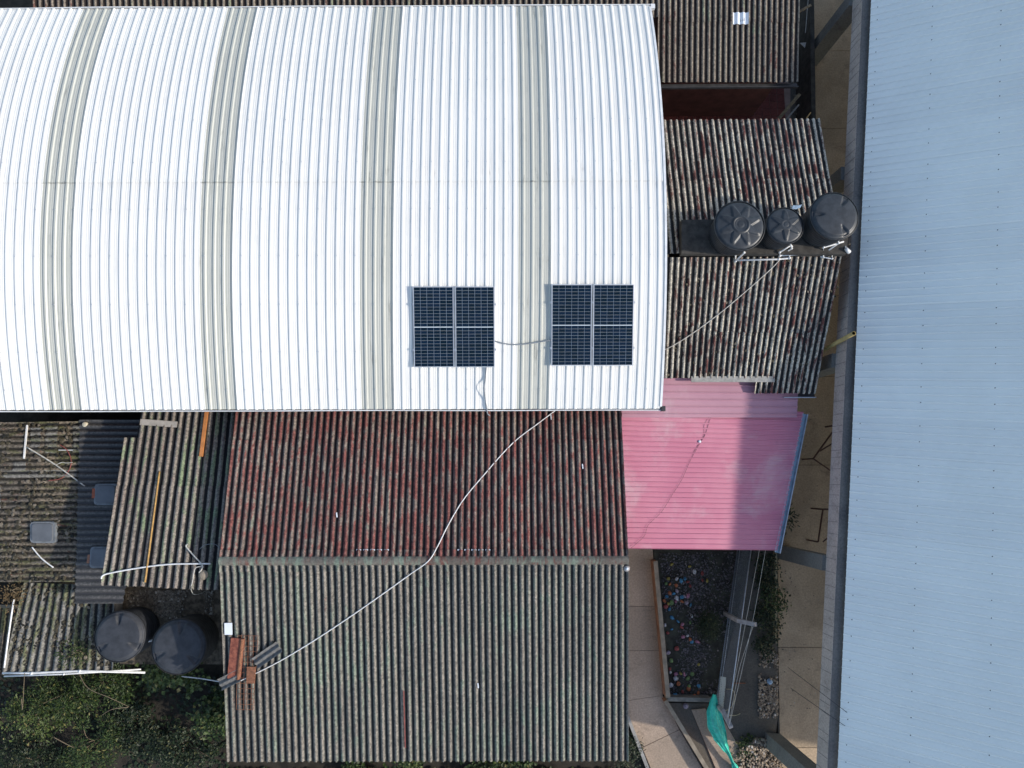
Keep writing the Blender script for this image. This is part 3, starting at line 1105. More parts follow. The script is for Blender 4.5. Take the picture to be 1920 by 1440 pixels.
bw = thing('boundary_wall', 'dark narrow boundary wall between the tiled court and the concrete yard', 'wall', P(1518, 150, 0))
wa, wb = P(1523, -40, 1.1), P(1527, 232, 1.1)
part(bw, 'wall', MB().hexa([Vector((wa.x - .09, wa.y, 0)), Vector((wb.x - .09, wb.y, 0)), Vector((wb.x + .05, wb.y, 0)), Vector((wa.x + .05, wa.y, 0))], [Vector((wa.x - .09, wa.y, 1.1)), Vector((wb.x - .09, wb.y, 1.1)), Vector((wb.x + .05, wb.y, 1.1)), Vector((wa.x + .05, wa.y, 1.1))]), M['slab_dark'])
for lab, a_, b2, w_, m_ in (('thick old timber leaning across the corner of the tiled court', (1452, 232, .7), (1500, 176, 1.3), .10, 'old_wood'), ('thin second timber beside the leaning one in the court corner', (1466, 234, .7), (1498, 196, 1.1), .05, 'board'),
                            ('short pale timber poking out beside the back roof verge', (1498, 22, 2.3), (1521, 9, 2.5), .06, 'old_wood'), ('thin upright pale stick between the back roof and the yard', (1516, -10, 1.3), (1510, 62, 1.3), .02, 'board'),
                            ('short yellow stick by the upper corner of the tank house roof', (1512, 222, 2.6), (1520, 211, 2.6), .03, 'bamboo')):
    p, q = P(*a_), P(*b2)
    d = (q - p); L = d.length; d.normalize(); n_ = Vector((0, 0, 1)).cross(d).normalized()
    solo('timber', lab, 'timber', MB().box((p + q) / 2, L, w_, w_ * .8, d, n_, d.cross(n_)), M[m_])
tri = [P(1500, 80, 1.2), P(1512, 79, 1.2), P(1508, 91, 1.15)]
solo('plastic_scrap', 'triangular white scrap between the back roof and the yard', 'scrap', MB().prism([(p.x, p.y) for p in tri], 1.17, 1.19), M['board'])
litter('yard_debris', 'scattered leaves and grit on the concrete yard', [(1470, 760), (1590, 760), (1580, 1340), (1465, 1340)], 0.0, 260, 0.018, M['litter'], 62, zs=0.004, flat=0.2)
litter('debris', 'dry debris lying between the back house and the boundary wall', [(1488, 20), (1520, 20), (1522, 215), (1486, 215)], 0.0, 350, 0.05, M['litter'], 61, zs=0.05)

# ================================================================== CREAM/RED ROOF WITH TANKS (two slopes)
tankh = thing('tank_house', 'house with peeling cream and red corrugated roof carrying three black water tanks', 'house', P(1380, 480, 0))
U4 = [P(1200, 227, 3.2), P(1535, 224, 3.2), P(1580, 478, 4.0), P(1224, 480, 4.0)]
V4 = [P(1212, 480, 4.0), P(1577, 478, 4.0), P(1527, 737, 2.76), P(1204, 737, 2.76)]
f_u = plane_fn(U4[0], U4[1], U4[2])
f_v = plane_fn(V4[0], V4[1], V4[2])
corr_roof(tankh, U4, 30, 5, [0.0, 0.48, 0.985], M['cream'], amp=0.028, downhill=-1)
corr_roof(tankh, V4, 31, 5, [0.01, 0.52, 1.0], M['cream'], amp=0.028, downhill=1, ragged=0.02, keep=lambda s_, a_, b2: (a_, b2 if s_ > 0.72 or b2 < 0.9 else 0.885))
tkw = [P(1250, 255, 3.6), P(1512, 255, 3.6), P(1506, 715, 2.5), P(1250, 700, 2.5)]
for p in tkw:
    p.z = min(f_u(p.x, p.y), f_v(p.x, p.y)) - .04
walls(tankh, tkw, M['plaster'], 0.15)
e0, e1 = P(1470, 741, 2.68), P(1530, 741, 2.68)
gut = MB()
gut.hexa([e0 + Vector((0, -.05, -.1)), e1 + Vector((0, -.05, -.1)), e1 + Vector((0, .12, -.1)), e0 + Vector((0, .12, -.1))], [e0 + Vector((0, -.05, -.08)), e1 + Vector((0, -.05, -.08)), e1 + Vector((0, .12, -.08)), e0 + Vector((0, .12, -.08))])
g_ = part(tankh, 'gutter', gut, M['gutter_dark'])
gut = MB().hexa([e0 + Vector((0, -.07, -.1)), e1 + Vector((0, -.07, -.1)), e1 + Vector((0, -.052, -.1)), e0 + Vector((0, -.052, -.1))], [e0 + Vector((0, -.07, .02)), e1 + Vector((0, -.07, .02)), e1 + Vector((0, -.052, .02)), e0 + Vector((0, -.052, .02))])
part(g_, 'lip', gut, M['rail'])

# dark slab the tanks stand on
sl = [P(1278, 412, 4.20), P(1592, 408, 4.20), P(1588, 476, 4.20), P(1278, 476, 4.20)]
solo('tank_platform', 'dark concrete slab under the three black water tanks', 'slab', MB().prism([(p.x, p.y) for p in sl], 4.00, 4.20), M['slab_dark'])


def lid_mesh(c, Rr, fn, rings=26, sides=128):
    mb = MB()
    vs, fs = [c + Vector((0, 0, fn(0, 0)))], []
    for i in range(1, rings + 1):
        r = Rr * i / rings
        for k in range(sides):
            an = 2 * math.pi * k / sides
            vs.append(c + Vector((r * math.cos(an), r * math.sin(an), fn(i / rings, an))))
    for k in range(sides):
        fs.append((0, 1 + k, 1 + (k + 1) % sides))
    for i in range(rings - 1):
        for k in range(sides):
            a = 1 + i * sides + k
            b2 = 1 + i * sides + (k + 1) % sides
            fs.append((a, a + sides, b2 + sides, b2))
    return mb.add(vs, fs)


def sstep(x, a, b2):
    t = max(0.0, min(1.0, (x - a) / (b2 - a)))
    return t * t * (3 - 2 * t)


def star_fn(n, off, hub, tilt=0.0):
    def fn(r, an):
        h = 0.05 * (1 - r ** 2)
        step = 2 * math.pi / n
        d = abs(((an - off + step / 2) % step) - step / 2) * max(r, 0.02)
        w = 0.155 * (1 - r) / 0.6 + 0.012
        if hub < r:
            h += 0.030 * (1 - sstep(d, w - 0.02, w + 0.02)) * (1 - sstep(r, 0.78, 0.86))
        if r <= hub + 0.06:
            h += 0.035 * (1 - sstep(r, hub, hub + 0.04))
        if hub * 0.45 < r < hub * 0.62:
            h -= 0.012
        h -= 0.05 * sstep(r, 0.9, 1.0)
        return h
    return fn


def notch_fn(n, off):
    def fn(r, an):
        h = 0.035 * (1 - r ** 2)
        h += 0.045 * (1 - sstep(r, 0.85, 0.89))
        step = 2 * math.pi / n
        d = (((an - off + step / 2) % step) - step / 2) * max(r, 0.02)
        if 0.42 < r < 0.9:
            w = 0.02 + 0.10 * (r - 0.42) / 0.45
            h -= 0.05 * sstep(r, 0.42, 0.6) * (1 - sstep(abs(d), w - 0.02, w + 0.02))
        h -= 0.05 * sstep(r, 0.94, 1.0)
        return h
    return fn


def water_tank(label, top_px, z_top, dia_px, height, fn, mat, taper=0.82, bodymat=None, rot=0, group=None, slices=44):
    c = P(*top_px, z_top)
    dd = (P(top_px[0] + dia_px / 2, top_px[1], z_top) - P(top_px[0] - dia_px / 2, top_px[1], z_top)).length
    r = dd / 2
    base = Vector((c.x, c.y, z_top - height))
    o = thing('water_tank', label, 'water tank', base, group)
    prof = [(0.01, 0.0), (r * taper, 0.0)]
    for k in range(1, 7):
        z = height * (0.88) * k / 7
        rr = r * (taper + (0.97 - taper) * k / 7)
        prof += [(rr, z - 0.02), (rr + 0.012, z), (rr, z + 0.02)]
    prof += [(r * 0.965, height * 0.9), (r * 1.0, height * 0.91), (r * 1.005, height * 0.965), (r * 0.985, height - 0.03)]
    part(o, 'body', MB().lathe(prof, base, slices), bodymat or mat, True)
    part(o, 'lid', lid_mesh(Vector((c.x, c.y, z_top - 0.025)), r * 0.995, fn), mat, True)
    return o


TANKG = 'water tanks'
t1 = water_tank('large black water tank with eight-point star lid, leftmost of the three roof tanks', (1388, 422), 5.03, 95, 0.83, star_fn(8, 0.35, 0.30), M['tank'])
t2 = water_tank('smallest black water tank with star lid, between two larger tanks', (1473, 422), 4.98, 70, 0.78, star_fn(6, 0.5, 0.27), M['tank'])
t3 = water_tank('black water tank with notched flat lid next to the pale blue roof edge', (1566, 404), 5.15, 91, 0.95, notch_fn(3, -1.35 + 0.25), M['tank'])

# white plumbing in front of the tanks
f_vr = lambda x, y: min(f_v(x, y), 4.16)


def pvc(label, px, f, r, mat=None, lift=0.06, name='pvc_pipe', cat='pipe', group=None, sides=8):
    pts = [P_on(q[0], q[1], f, q[2] if len(q) > 2 else lift) for q in px]
    mb = MB()
    mb.tube(pts, r, sides)
    for p in pts[1:-1]:
        mb.lathe([(0.0, -r * 1.5), (r * 1.35, -r * 1.2), (r * 1.35, r * 1.2), (0.0, r * 1.5)], p, 8)
    return solo(name, label, cat, mb, mat or M['pvc_white'], True, group)


pvc('white plumbing pipe bent below the leftmost roof tank', [(1394, 463, .45), (1395, 474, .3), (1379, 490, .06), (1379, 478, .05), (1378, 472, .25)], f_vr, 0.024)
pvc('long white pipe linking the leftmost and the smallest roof tank', [(1379, 488, .06), (1460, 486, .06), (1480, 484, .07), (1480, 478, .08)], f_vr, 0.026)
pvc('white pipe looped at the foot of the smallest roof tank', [(1482, 458, .4), (1484, 462, .3), (1484, 466, .2), (1462, 480, .08), (1462, 473, .25), (1484, 459, .35)], f_vr, 0.022)
pvc('white pipe running from the smallest tank towards the tank with notched lid', [(1464, 479, .08), (1543, 474, .08), (1544, 484, .06)], f_vr, 0.026)
pvc('white pipe fittings at the foot of the tank with notched lid', [(1572, 450, .35), (1572, 456, .3), (1544, 476, .08), (1544, 464, .25), (1582, 453, .3)], f_vr, 0.022)
pvc('white pipe stub bent over the red ends of the tank roof', [(1538, 481, .06), (1560, 485, .06), (1560, 476, .07)], f_vr, 0.02)
solo('floodlight', 'small white floodlight beside the platform end by the right-hand tank', 'lamp', MB().tube([P(1585, 462, 4.19), P(1586, 467, 4.25)], 0.02, 8).tube([P(1586, 466, 4.27), P(1592, 473, 4.2)], 0.045, 10, True, 0.06), M['pvc_white'], True)
sd = P(1470, 372, 4.15)
cl = MB()
pp = [P_on(1484, 392, f_u, .06), P_on(1488, 384, f_u, .12), P_on(1496, 386, f_u, .07), P_on(1504, 383, f_u, .1), P_on(1500, 390, f_u, .06), P_on(1492, 393, f_u, .05)]
cl.prism([(p.x, p.y) for p in pp], pp[0].z, pp[0].z + 0.02)
solo('plastic_scrap', 'torn pale blue plastic scrap on the roof behind the smallest tank', 'scrap', cl, M['bag_blue'])
cable('plumbing_hose', 'long pale thin pipe crossing the cream and red roof diagonally to the white hall', 'pipe', [(1464, 484, .07), (1447, 503, .07), (1400, 545, .065), (1350, 587, .065), (1300, 624, .065), (1262, 648, .065), (1236, 660, .07)], f_v, 0.012, M['pvc_dirty'])

# ================================================================== PINK ROOF
pink = thing('pink_roofed_shed', 'small shed with ribbed pink metal roof, paler along its upper edge', 'shed', P(1320, 880, 0))
# corrugations run along x: s goes down the picture, t from left to right
PK = [P(1163, 762, 2.66), P(1177.5, 1029, 2.66), P(1457, 1032, 2.50), P(1506, 772, 2.50)]


def rib_sheet(c, n, s0, s1, t0, t1, lift, ribh, length, skew=0.0, nlen=4, frac=0.16):
    nrm = patch_normal(c)
    ss = []
    k = math.floor(s0 * n) - 1
    while k <= s1 * n + 1:
        for d, h in ((-frac, 0), (-frac * .45, 1), (frac * .45, 1), (frac, 0), (0.5, 0.08)):
            q = (k + d) / n
            if s0 < q < s1:
                ss.append((q, h * ribh))
        k += 1
    ss = [(s0, 0)] + ss + [(s1, 0)]
    top, bot, uv = [], [], []
    for j in range(nlen + 1):
        t = t0 + (t1 - t0) * j / nlen
        for s, h in ss:
            p = bil(c, s, t)
            top.append(p + nrm * (lift + h)); bot.append(p + nrm * (lift + h - 0.003)); uv.append((s * n * 0.3, t * length))
    k = len(ss); N = len(top); fs = []
    for j in range(nlen):
        for i in range(k - 1):
            a = j * k + i
            fs.append((a, a + 1, a + k + 1, a + k)); fs.append((N + a, N + a + k, N + a + k + 1, N + a + 1))
    for i in range(k - 1):
        fs.append((i, N + i, N + i + 1, i + 1)); a = nlen * k + i; fs.append((a, a + 1, N + a + 1, N + a))
    for j in range(nlen):
        a = j * k; fs.append((a, a + k, N + a + k, N + a)); a = j * k + k - 1; fs.append((a, N + a, N + a + k, a + k))
    mb = MB().add(top + bot, fs, uv + uv)
    if (top[1] - top[0]).cross(top[k] - top[0]).dot(nrm) < 0:
        mb.f = [tuple(reversed(f)) for f in mb.f]
    return mb


f_pk = plane_fn(PK[0], PK[1], PK[2])
NPK = 28
for i, (s0, s1) in enumerate([(0.0, 0.36), (0.355, 0.68), (0.675, 1.0)]):
    for j, (t0, t1) in enumerate([(0.0, 0.60), (0.585, 1.0)]):
        part(pink, 'roof_sheet', rib_sheet(PK, NPK, s0, s1, t0, t1, 0.006 * (2 - i) + (0.0 if j else 0.004), 0.042, 4.0, frac=0.15), M['pink'])
PL = [P(1158, 708, 2.72), P(1166, 783, 2.72), P(1493, 783, 2.57), P(1496, 712, 2.57)]
part(pink, 'roof_sheet', rib_sheet(PL, 5.5, 0.0, 1.0, 0.0, 1.0, 0.035, 0.036, 4.0, frac=0.09), M['pink_pale'], label='faded pale pink upper roof sheet')
ga, gb = P(1508, 776, 2.45), P(1456, 1036, 2.45)
gd = (gb - ga).normalized(); gn = Vector((-gd.y, gd.x, 0))
gm = MB()
gm.box((ga + gb) / 2 + gn * 0.0, (gb - ga).length, 0.11, 0.012, gd, gn)
g_ = part(pink, 'gutter', gm, M['gutter_blue'])
gm = MB()
gm.box((ga + gb) / 2 + gn * 0.066 + Vector((0, 0, 0.045)), (gb - ga).length, 0.018, 0.10, gd, gn)
gm.box((ga + gb) / 2 - gn * 0.066 + Vector((0, 0, 0.03)), (gb - ga).length, 0.014, 0.07, gd, gn)
part(g_, 'lip', gm, M['rail'])
pw_ = [P(1182, 745, 2.6), P(1478, 745, 2.45), P(1440, 1012, 2.45), P(1192, 1012, 2.6)]
for i in range(4):
    p = pw_[i]
    post = MB().box((p.x, p.y, p.z / 2 - 0.04), 0.1, 0.1, p.z - 0.08)
    part(pink, 'post', post, M['brown_steel'])
for a_, b2 in ((0, 1), (3, 2)):
    p, q = pw_[a_], pw_[b2]
    part(pink, 'roof_beam', MB().tube([p - Vector((0, 0, .07)), q - Vector((0, 0, .07))], 0.045, 6), M['brown_steel'])

plank = MB()
p, q = P_on(1296, 711, lambda x, y: 2.93), P_on(1452, 711, lambda x, y: 2.93)
d = (q - p).normalized(); n_ = Vector((-d.y, d.x, 0))
plank.box((p + q) / 2, (q - p).length, 0.16, 0.03, d, n_)
solo('plank', 'long weathered grey plank along the upper edge of the pink roof', 'plank', plank, M['board'])
cable('thin_cable', 'thin dark wire wandering from the plank over the whole pink roof', 'cable', [(1361, 706, .12), (1357, 745, .045), (1334, 780, .05), (1322, 815, .04), (1312, 832, .05), (1295, 862, .04), (1278, 900, .045), (1262, 925, .04), (1240, 960, .04), (1215, 985, .04), (1208, 1005, .04), (1183, 1028, .05)], f_pk, 0.004, M['black_wire'], sub=5, sides=5)
cable('thin_cable', 'second thin dark wire on the pink roof, left of the longer one near the plank', 'cable', [(1346, 714, .08), (1349, 740, .06), (1347, 756, .05), (1332, 778, .05), (1320, 797, .04), (1319, 818, .045), (1300, 848, .04)], f_pk, 0.003, M['black_wire'], sub=5, sides=5)
solo('plastic_scrap', 'small shiny scrap of foil on the pink roof', 'scrap', MB().lathe([(0.0, 0.02), (0.03, 0.015), (0.045, 0.0), (0, -0.005)], P_on(1312, 828, f_pk, .05), 7), M['plate_white'])

# ================================================================== BIG BLUE-GREY VAULT ON THE RIGHT
big = thing('big_vaulted_shelter', 'large open shelter under a curved pale blue ribbed metal roof on concrete columns', 'building', P(1900, 720, 0))
ZE = 3.70
E0, E1 = P(1640, -110, ZE), P(1567.5, 1560, ZE)
E0 = E0 + (E0 - E1).normalized() * 7.0
ed = (E1 - E0); EL = ed.length; ed.normalize()
ax = Vector((-ed.y, ed.x, 0))
if ax.x < 0:
    ax = -ax


def big_h(w):
    # straight flank that rounds off to a level crown
    Wc, s0, w1 = 7.0, 0.72, 3.5
    q = w if w <= Wc else 2 * Wc - w
    if q <= w1:
        return s0 * q
    return s0 * (q - (q - w1) ** 2 / (2 * (Wc - w1)))


def big_pt(l, w):
    return E0 + ed * l + ax * w + Vector((0, 0, big_h(w)))


RP = 0.2
n_r = int(EL / RP)
per = 5
ws = [-0.02, 0.3, 0.8, 1.4, 2.0, 2.7, 3.4, 4.2, 5.0, 6.0, 7.0, 8.0, 9.2, 10.5, 12, 13.4, 14.02]
k0 = 0
prof = [(0.0, 0.0), (0.058, 0.0), (0.066, 0.004), (0.074, 0.0), (0.126, 0.0), (0.134, 0.004), (0.142, 0.0), (0.140, 0.0), (0.160, 0.040), (0.180, 0.040)]
while k0 < n_r:
    k1 = min(n_r, k0 + per)
    top, bot, uv = [], [], []
    xs = []
    for k in range(k0, k1):
        for dx, h in prof:
            xs.append((k * RP + dx, h))
    xs.append((k1 * RP + 0.006, 0.002))
    lf = 0.003 * ((k0 // per) % 2)
    for j, w in enumerate(ws):
        nn = Vector((0, 0, 1))
        for l, h in xs:
            p = big_pt(l, w)
            s = (big_h(w + .05) - big_h(w - .05)) / 0.1
            nn = (Vector((0, 0, 1)) - ax * s).normalized()
            top.append(p + nn * (h + lf)); bot.append(p + nn * (h + lf - 0.003)); uv.append((l, w))
    k = len(xs); N = len(top); fs = []
    for j in range(len(ws) - 1):
        for i in range(k - 1):
            a = j * k + i
            fs.append((a, a + 1, a + k + 1, a + k)); fs.append((N + a, N + a + k, N + a + k + 1, N + a + 1))
    for i in range(k - 1):
        fs.append((i, N + i, N + i + 1, i + 1)); a = (len(ws) - 1) * k + i; fs.append((a, a + 1, N + a + 1, N + a))
    mb = MB().add(top + bot, fs, uv + uv)
    if (top[1] - top[0]).cross(top[k] - top[0]).z < 0:
        mb.f = [tuple(reversed(f)) for f in mb.f]
    part(big, 'roof_sheet', mb, M['blue_grey_sheet'])
    k0 = k1
# screws in rows along the purlins
sc = MB()
f_big = lambda x, y: E0.z + big_h((Vector((x, y, 0)) - Vector((E0.x, E0.y, 0))).dot(ax))
w_rows = []
for u in (1603, 1717, 1859):
    p = P_on(u, 985, f_big)
    w_rows.append((p - E0).dot(ax))
for w in w_rows:
    for k in range(n_r):
        if k % 5 in (0, 2):
            p = big_pt(k * RP + 0.175, w)
            sc.lathe([(0.0, 0.058), (0.013, 0.055), (0.013, 0.036), (0.0, 0.036)], p, 6)
part(big, 'screw_rows', sc, M['black_wire'], kind='stuff')
# edge beam with gutter channel
bm1, bm2, bm3 = MB(), MB(), MB()
def bpt(l, w, z):
    q = E0 + ed * l + ax * w
    return Vector((q.x, q.y, z))
nseg = 12
for i in range(nseg):
    l0, l1 = EL * i / nseg, EL * (i + 1) / nseg
    def ring_(w0, w1, z):
        return [bpt(l0, w0, z), bpt(l1, w0, z), bpt(l1, w1, z), bpt(l0, w1, z)]
    bm1.hexa(ring_(-0.23, 0.14, 3.02), ring_(-0.23, 0.14, 3.58))
    bm2.hexa(ring_(-0.222, 0.13, 3.581), ring_(-0.222, 0.13, 3.592))
    for q in range(8):
        lq = l0 + (l1 - l0) * (q + R.uniform(-.3, .3)) / 8
        bm3.hexa([bpt(lq, -0.236, 3.03), bpt(lq + .012, -0.236, 3.03), bpt(lq + .012, -0.229, 3.03), bpt(lq, -0.229, 3.03)], [bpt(lq, -0.236, 3.57), bpt(lq + .012, -0.236, 3.57), bpt(lq + .012, -0.229, 3.57), bpt(lq, -0.229, 3.57)])
eb_ = part(big, 'edge_beam', bm1, M['beam'])
part(eb_, 'screed', bm2, M['beam_dark'])
part(eb_, 'formwork_seams', bm3, M['seam'], kind='stuff')
# columns below the beam every 5.5 m
c_first = P(1452, 1388, 0)
l_first = (c_first - E0).dot(ed)
l = l_first
cols = []
while l > 0:
    cols.append(l); l -= 5.5
for l in cols:
    q = [bpt(l - 0.20, -0.33, 0), bpt(l + 0.20, -0.33, 0), bpt(l + 0.20, 0.13, 0), bpt(l - 0.20, 0.13, 0)]
    part(big, 'column', MB().hexa(q, [p + Vector((0, 0, 3.017)) for p in q]), M['column'])
    q = [bpt(l - 0.20, 13.9, 0), bpt(l + 0.20, 13.9, 0), bpt(l + 0.20, 14.3, 0), bpt(l - 0.20, 14.3, 0)]
    part(big, 'column', MB().hexa(q, [p + Vector((0, 0, 3.3)) for p in q]), M['column'])
part(big, 'edge_beam', MB().hexa([bpt(0, 13.85, 3.302), bpt(EL, 13.85, 3.302), bpt(EL, 14.3, 3.302), bpt(0, 14.3, 3.302)], [bpt(0, 13.85, 3.6), bpt(EL, 13.85, 3.6), bpt(EL, 14.3, 3.6), bpt(0, 14.3, 3.6)]), M['beam'])
# arched steel rafters under the sheets
for l in cols:
    pts = [big_pt(l, w) - Vector((0, 0, 0.16)) for w in [0.1, 1, 2, 3.5, 5, 7, 9, 10.5, 12, 13, 13.9]]
    part(big, 'rafter', MB().tube(pts, 0.07, 6), M['brown_steel'])

# vertical yellow waste pipe by a column
pt, pb0 = P(1601, 625, 4.15), P(1470, 697, 0)
pd = (pt - pb0).normalized()
yp = thing('vent_pipe', 'leaning yellow plastic pipe with open top beside the pale blue roof edge', 'pipe', pb0)
tb = MB().tube([pb0, pt], 0.058, 20, False).tube([pt - pd * 0.6, pt], 0.046, 20, False)
ring0 = [i for i in range(20, 40)]
tb.f += [(20 + k, 20 + (k + 1) % 20, 60 + (k + 1) % 20, 60 + k) for k in range(20)]
tb.m += [0] * 20
part(yp, 'tube', tb, M['pvc_yellow'], True)
part(yp, 'dark_plug', MB().tube([pt - pd * 0.5, pt - pd * 0.12], 0.0455, 16), M['gutter_dark'], True)  # dark plug painted in for the shade inside the open pipe

# steel frames standing in the yard
def steel_frame(label, px_top, z, foot):
    o = thing('steel_frame', label, 'frame', P(*px_top[0], 0))
    for i in range(len(px_top) - 1):
        part(o, 'bar', MB().tube([P(*px_top[i], z), P(*px_top[i + 1], z)], 0.028, 6), M['brown_steel'])
    for q in foot:
        p = P(*q, z)
        part(o, 'leg', MB().tube([Vector((p.x, p.y, 0)), p - Vector((0, 0, .02))], 0.026, 6), M['brown_steel'])
    return o


s1_ = steel_frame('brown steel frame with a diagonal bar under the edge beam beside the pink roof', [(1574, 792), (1525, 860)], 0.75, [(1525, 860), (1570, 797)])
part(s1_, 'bar', MB().tube([P(1537, 846, .75), P(1580, 820, .75)], 0.024, 6), M['brown_steel'])
part(s1_, 'bar', MB().tube([P(1525, 860, .70), P(1590, 905, .70)], 0.024, 6), M['brown_steel'])
s2_ = steel_frame('brown steel frame standing beside a column near the lower end of the pink roof', [(1534, 1016), (1543, 955), (1580, 955)], 0.75, [(1534, 1016), (1543, 955)])
part(s2_, 'bar', MB().tube([P(1543, 1016, .74), P(1575, 990, .74)], 0.022, 6), M['brown_steel'])

# ================================================================== LEFT ROOFS
# mossy lean-to, corrugations run left-right
mossy = thing('mossy_lean_to', 'lean-to with mossy brown corrugated roof at the left picture edge', 'shed', P(70, 940, 0))
ZA0, ZA1 = 1.55, 1.85
MA = [P(160, 790, ZA0), P(147, 1091, ZA1), P(-110, 1091, ZA1), P(-110, 794, ZA0)]
f_a = plane_fn(MA[0], MA[1], MA[2])
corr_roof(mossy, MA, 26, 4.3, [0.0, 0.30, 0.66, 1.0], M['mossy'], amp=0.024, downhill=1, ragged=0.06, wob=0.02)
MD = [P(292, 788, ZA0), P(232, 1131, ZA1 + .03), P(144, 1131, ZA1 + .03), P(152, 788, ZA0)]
corr_roof(mossy, MD, 29, 5, [0.0, 1.0], M['shade_toned_sheet'], amp=0.026, downhill=1, ragged=0.02, lift=0.045, cols=[0, .17, .345, .52, .69, .86, 1.0])
for (u0, u1, v0, v1) in ((88, 110, 793, 852), (140, 158, 798, 850), (28, 52, 866, 892), (60, 78, 802, 850), (12, 150, 884, 898), (-5, 6, 915, 960)):
    q0, q1 = (v0 - 790) / 301.0, (v1 - 790) / 301.0
    w0, w1 = (160 - u1) / 270.0, (160 - u0) / 270.0
    mb = corr_sheet(MA, 26, q0, q1, w0, w1, 0.025, patch_normal(MA), lambda a_, b2: 0.042, 3.7, nl=2, ragged=0.03)
    part(mossy, 'repair_patch', mb, M['lean'])
f_d = lambda x, y: f_a(x, y) + 0.045
mw = [P(-90, 806, 1.9), P(270, 806, 1.9), P(225, 1080, 2.2), P(-90, 1080, 2.2)]
for p in mw:
    p.z = f_a(p.x, p.y) - 0.02
walls(mossy, mw, M['plaster'], 0.14)

# shed with grey-brown roof rising towards the gable house
shed = thing('narrow_shed', 'narrow shed with grey-brown and green corrugated roof against the gabled house', 'shed', P(330, 940, 0))
SB = [P(243, 772, 2.40), P(452, 770, 2.40), P(420, 1107, 3.04), P(190, 1097, 3.04)]
f_s = plane_fn(SB[0], SB[1], SB[3])


def keep_shed(s, t0, t1):
    if s < 0.12 and t0 < 0.1:
        return (0.16, t1)
    return (t0, t1)


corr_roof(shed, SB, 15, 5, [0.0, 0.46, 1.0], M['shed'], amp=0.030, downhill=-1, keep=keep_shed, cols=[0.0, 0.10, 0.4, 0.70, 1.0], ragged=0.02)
shw = [P(262, 800, 2.4), P(425, 800, 2.4), P(402, 1085, 3.0), P(212, 1085, 3.0)]
for p in shw:
    p.z = f_s(p.x, p.y) - 0.03
walls(shed, shw, M['plaster'], 0.14)

# low lean-to roof at the bottom left
lean = thing('low_lean_to', 'low lean-to with grey corrugated roof beside the two grounded water tanks', 'shed', P(110, 1180, 0))
LC = [P(46, 1092, 1.36), P(216, 1098, 1.36), P(214, 1256, 1.1), P(7, 1263, 1.1)]
f_c = plane_fn(LC[0], LC[1], LC[3])
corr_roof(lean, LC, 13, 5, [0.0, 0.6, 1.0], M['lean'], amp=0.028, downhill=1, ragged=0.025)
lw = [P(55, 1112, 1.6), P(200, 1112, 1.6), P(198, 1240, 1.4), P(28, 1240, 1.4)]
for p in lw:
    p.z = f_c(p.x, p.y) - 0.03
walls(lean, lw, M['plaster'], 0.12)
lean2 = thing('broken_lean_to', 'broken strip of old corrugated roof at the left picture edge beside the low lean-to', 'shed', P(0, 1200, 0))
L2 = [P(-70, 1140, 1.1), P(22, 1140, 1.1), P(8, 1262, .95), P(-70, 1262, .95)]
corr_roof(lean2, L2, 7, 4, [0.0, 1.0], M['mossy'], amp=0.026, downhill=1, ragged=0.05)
walls(lean2, [P(-60, 1150, 1.07), P(10, 1150, 1.07), P(0, 1250, .95), P(-60, 1250, .95)], M['plaster'], 0.1)

# platform with leaf litter and two big tanks
pl = [P(226, 1090, .8), P(428, 1090, .8), P(428, 1246, .8), P(224, 1246, .8)]
solo('tank_terrace', 'dark litter-covered terrace carrying the two big water tanks', 'terrace', MB().prism([(p.x, p.y) for p in pl], -0.05, 0.78), M['mulch'])
water_tank('big dark grey water tank with notched lid, left one beside the low lean-to', (223, 1194), 1.88, 96, 1.10, notch_fn(3, 1.62), M['tank_old'], 0.88)
water_tank('big dark grey water tank with notched lid, right one beside the gabled house', (334, 1213), 1.93, 104, 1.15, notch_fn(3, 1.45), M['tank_old'], 0.90, bodymat=M['tank_sunlit_side'])


litter('leaf_litter', 'pale dry litter heaped on the terrace above the tanks', [(235, 1106), (400, 1108), (400, 1150), (330, 1165), (280, 1148), (240, 1140)], 0.78, 1800, 0.03, M['litter'], 5)

litter('roof_moss', 'dark moss and grime clumps on the mossy lean-to roof', [(-30, 792), (156, 792), (148, 1088), (-30, 1088)], 1.7, 900, 0.05, M['moss'], 71, zs=0.02, flat=0.35, zf=lambda x, y: f_a(x, y) - 0.005)
litter('roof_moss', 'moss clumps on the low lean-to roof', [(40, 1096), (210, 1102), (205, 1250), (12, 1256)], 1.2, 450, 0.045, M['moss'], 72, zs=0.02, flat=0.35, zf=lambda x, y: f_c(x, y) - 0.005)
litter('roof_moss', 'lichen flakes and dirt in the troughs of the tank house roof', [(1250, 482), (1560, 482), (1520, 720), (1250, 705)], 3.0, 420, 0.035, M['moss'], 73, zs=0.01, flat=0.3, zf=lambda x, y: f_v(x, y) - 0.01)

# ================================================================== SMALL THINGS ON THE LEFT ROOFS
def slab_on(label, name, cat, p0, p1, w, h, f, lift, mat, group=None):
    a, b2 = P_on(*p0, f, lift), P_on(*p1, f, lift)
    d = (b2 - a); L = d.length; d.normalize()
    n_ = Vector((0, 0, 1)).cross(d).normalized()
    k = d.cross(n_)
    return solo(name, label, cat, MB().box((a + b2) / 2, L, w, h, d, n_, k), mat, False, group)


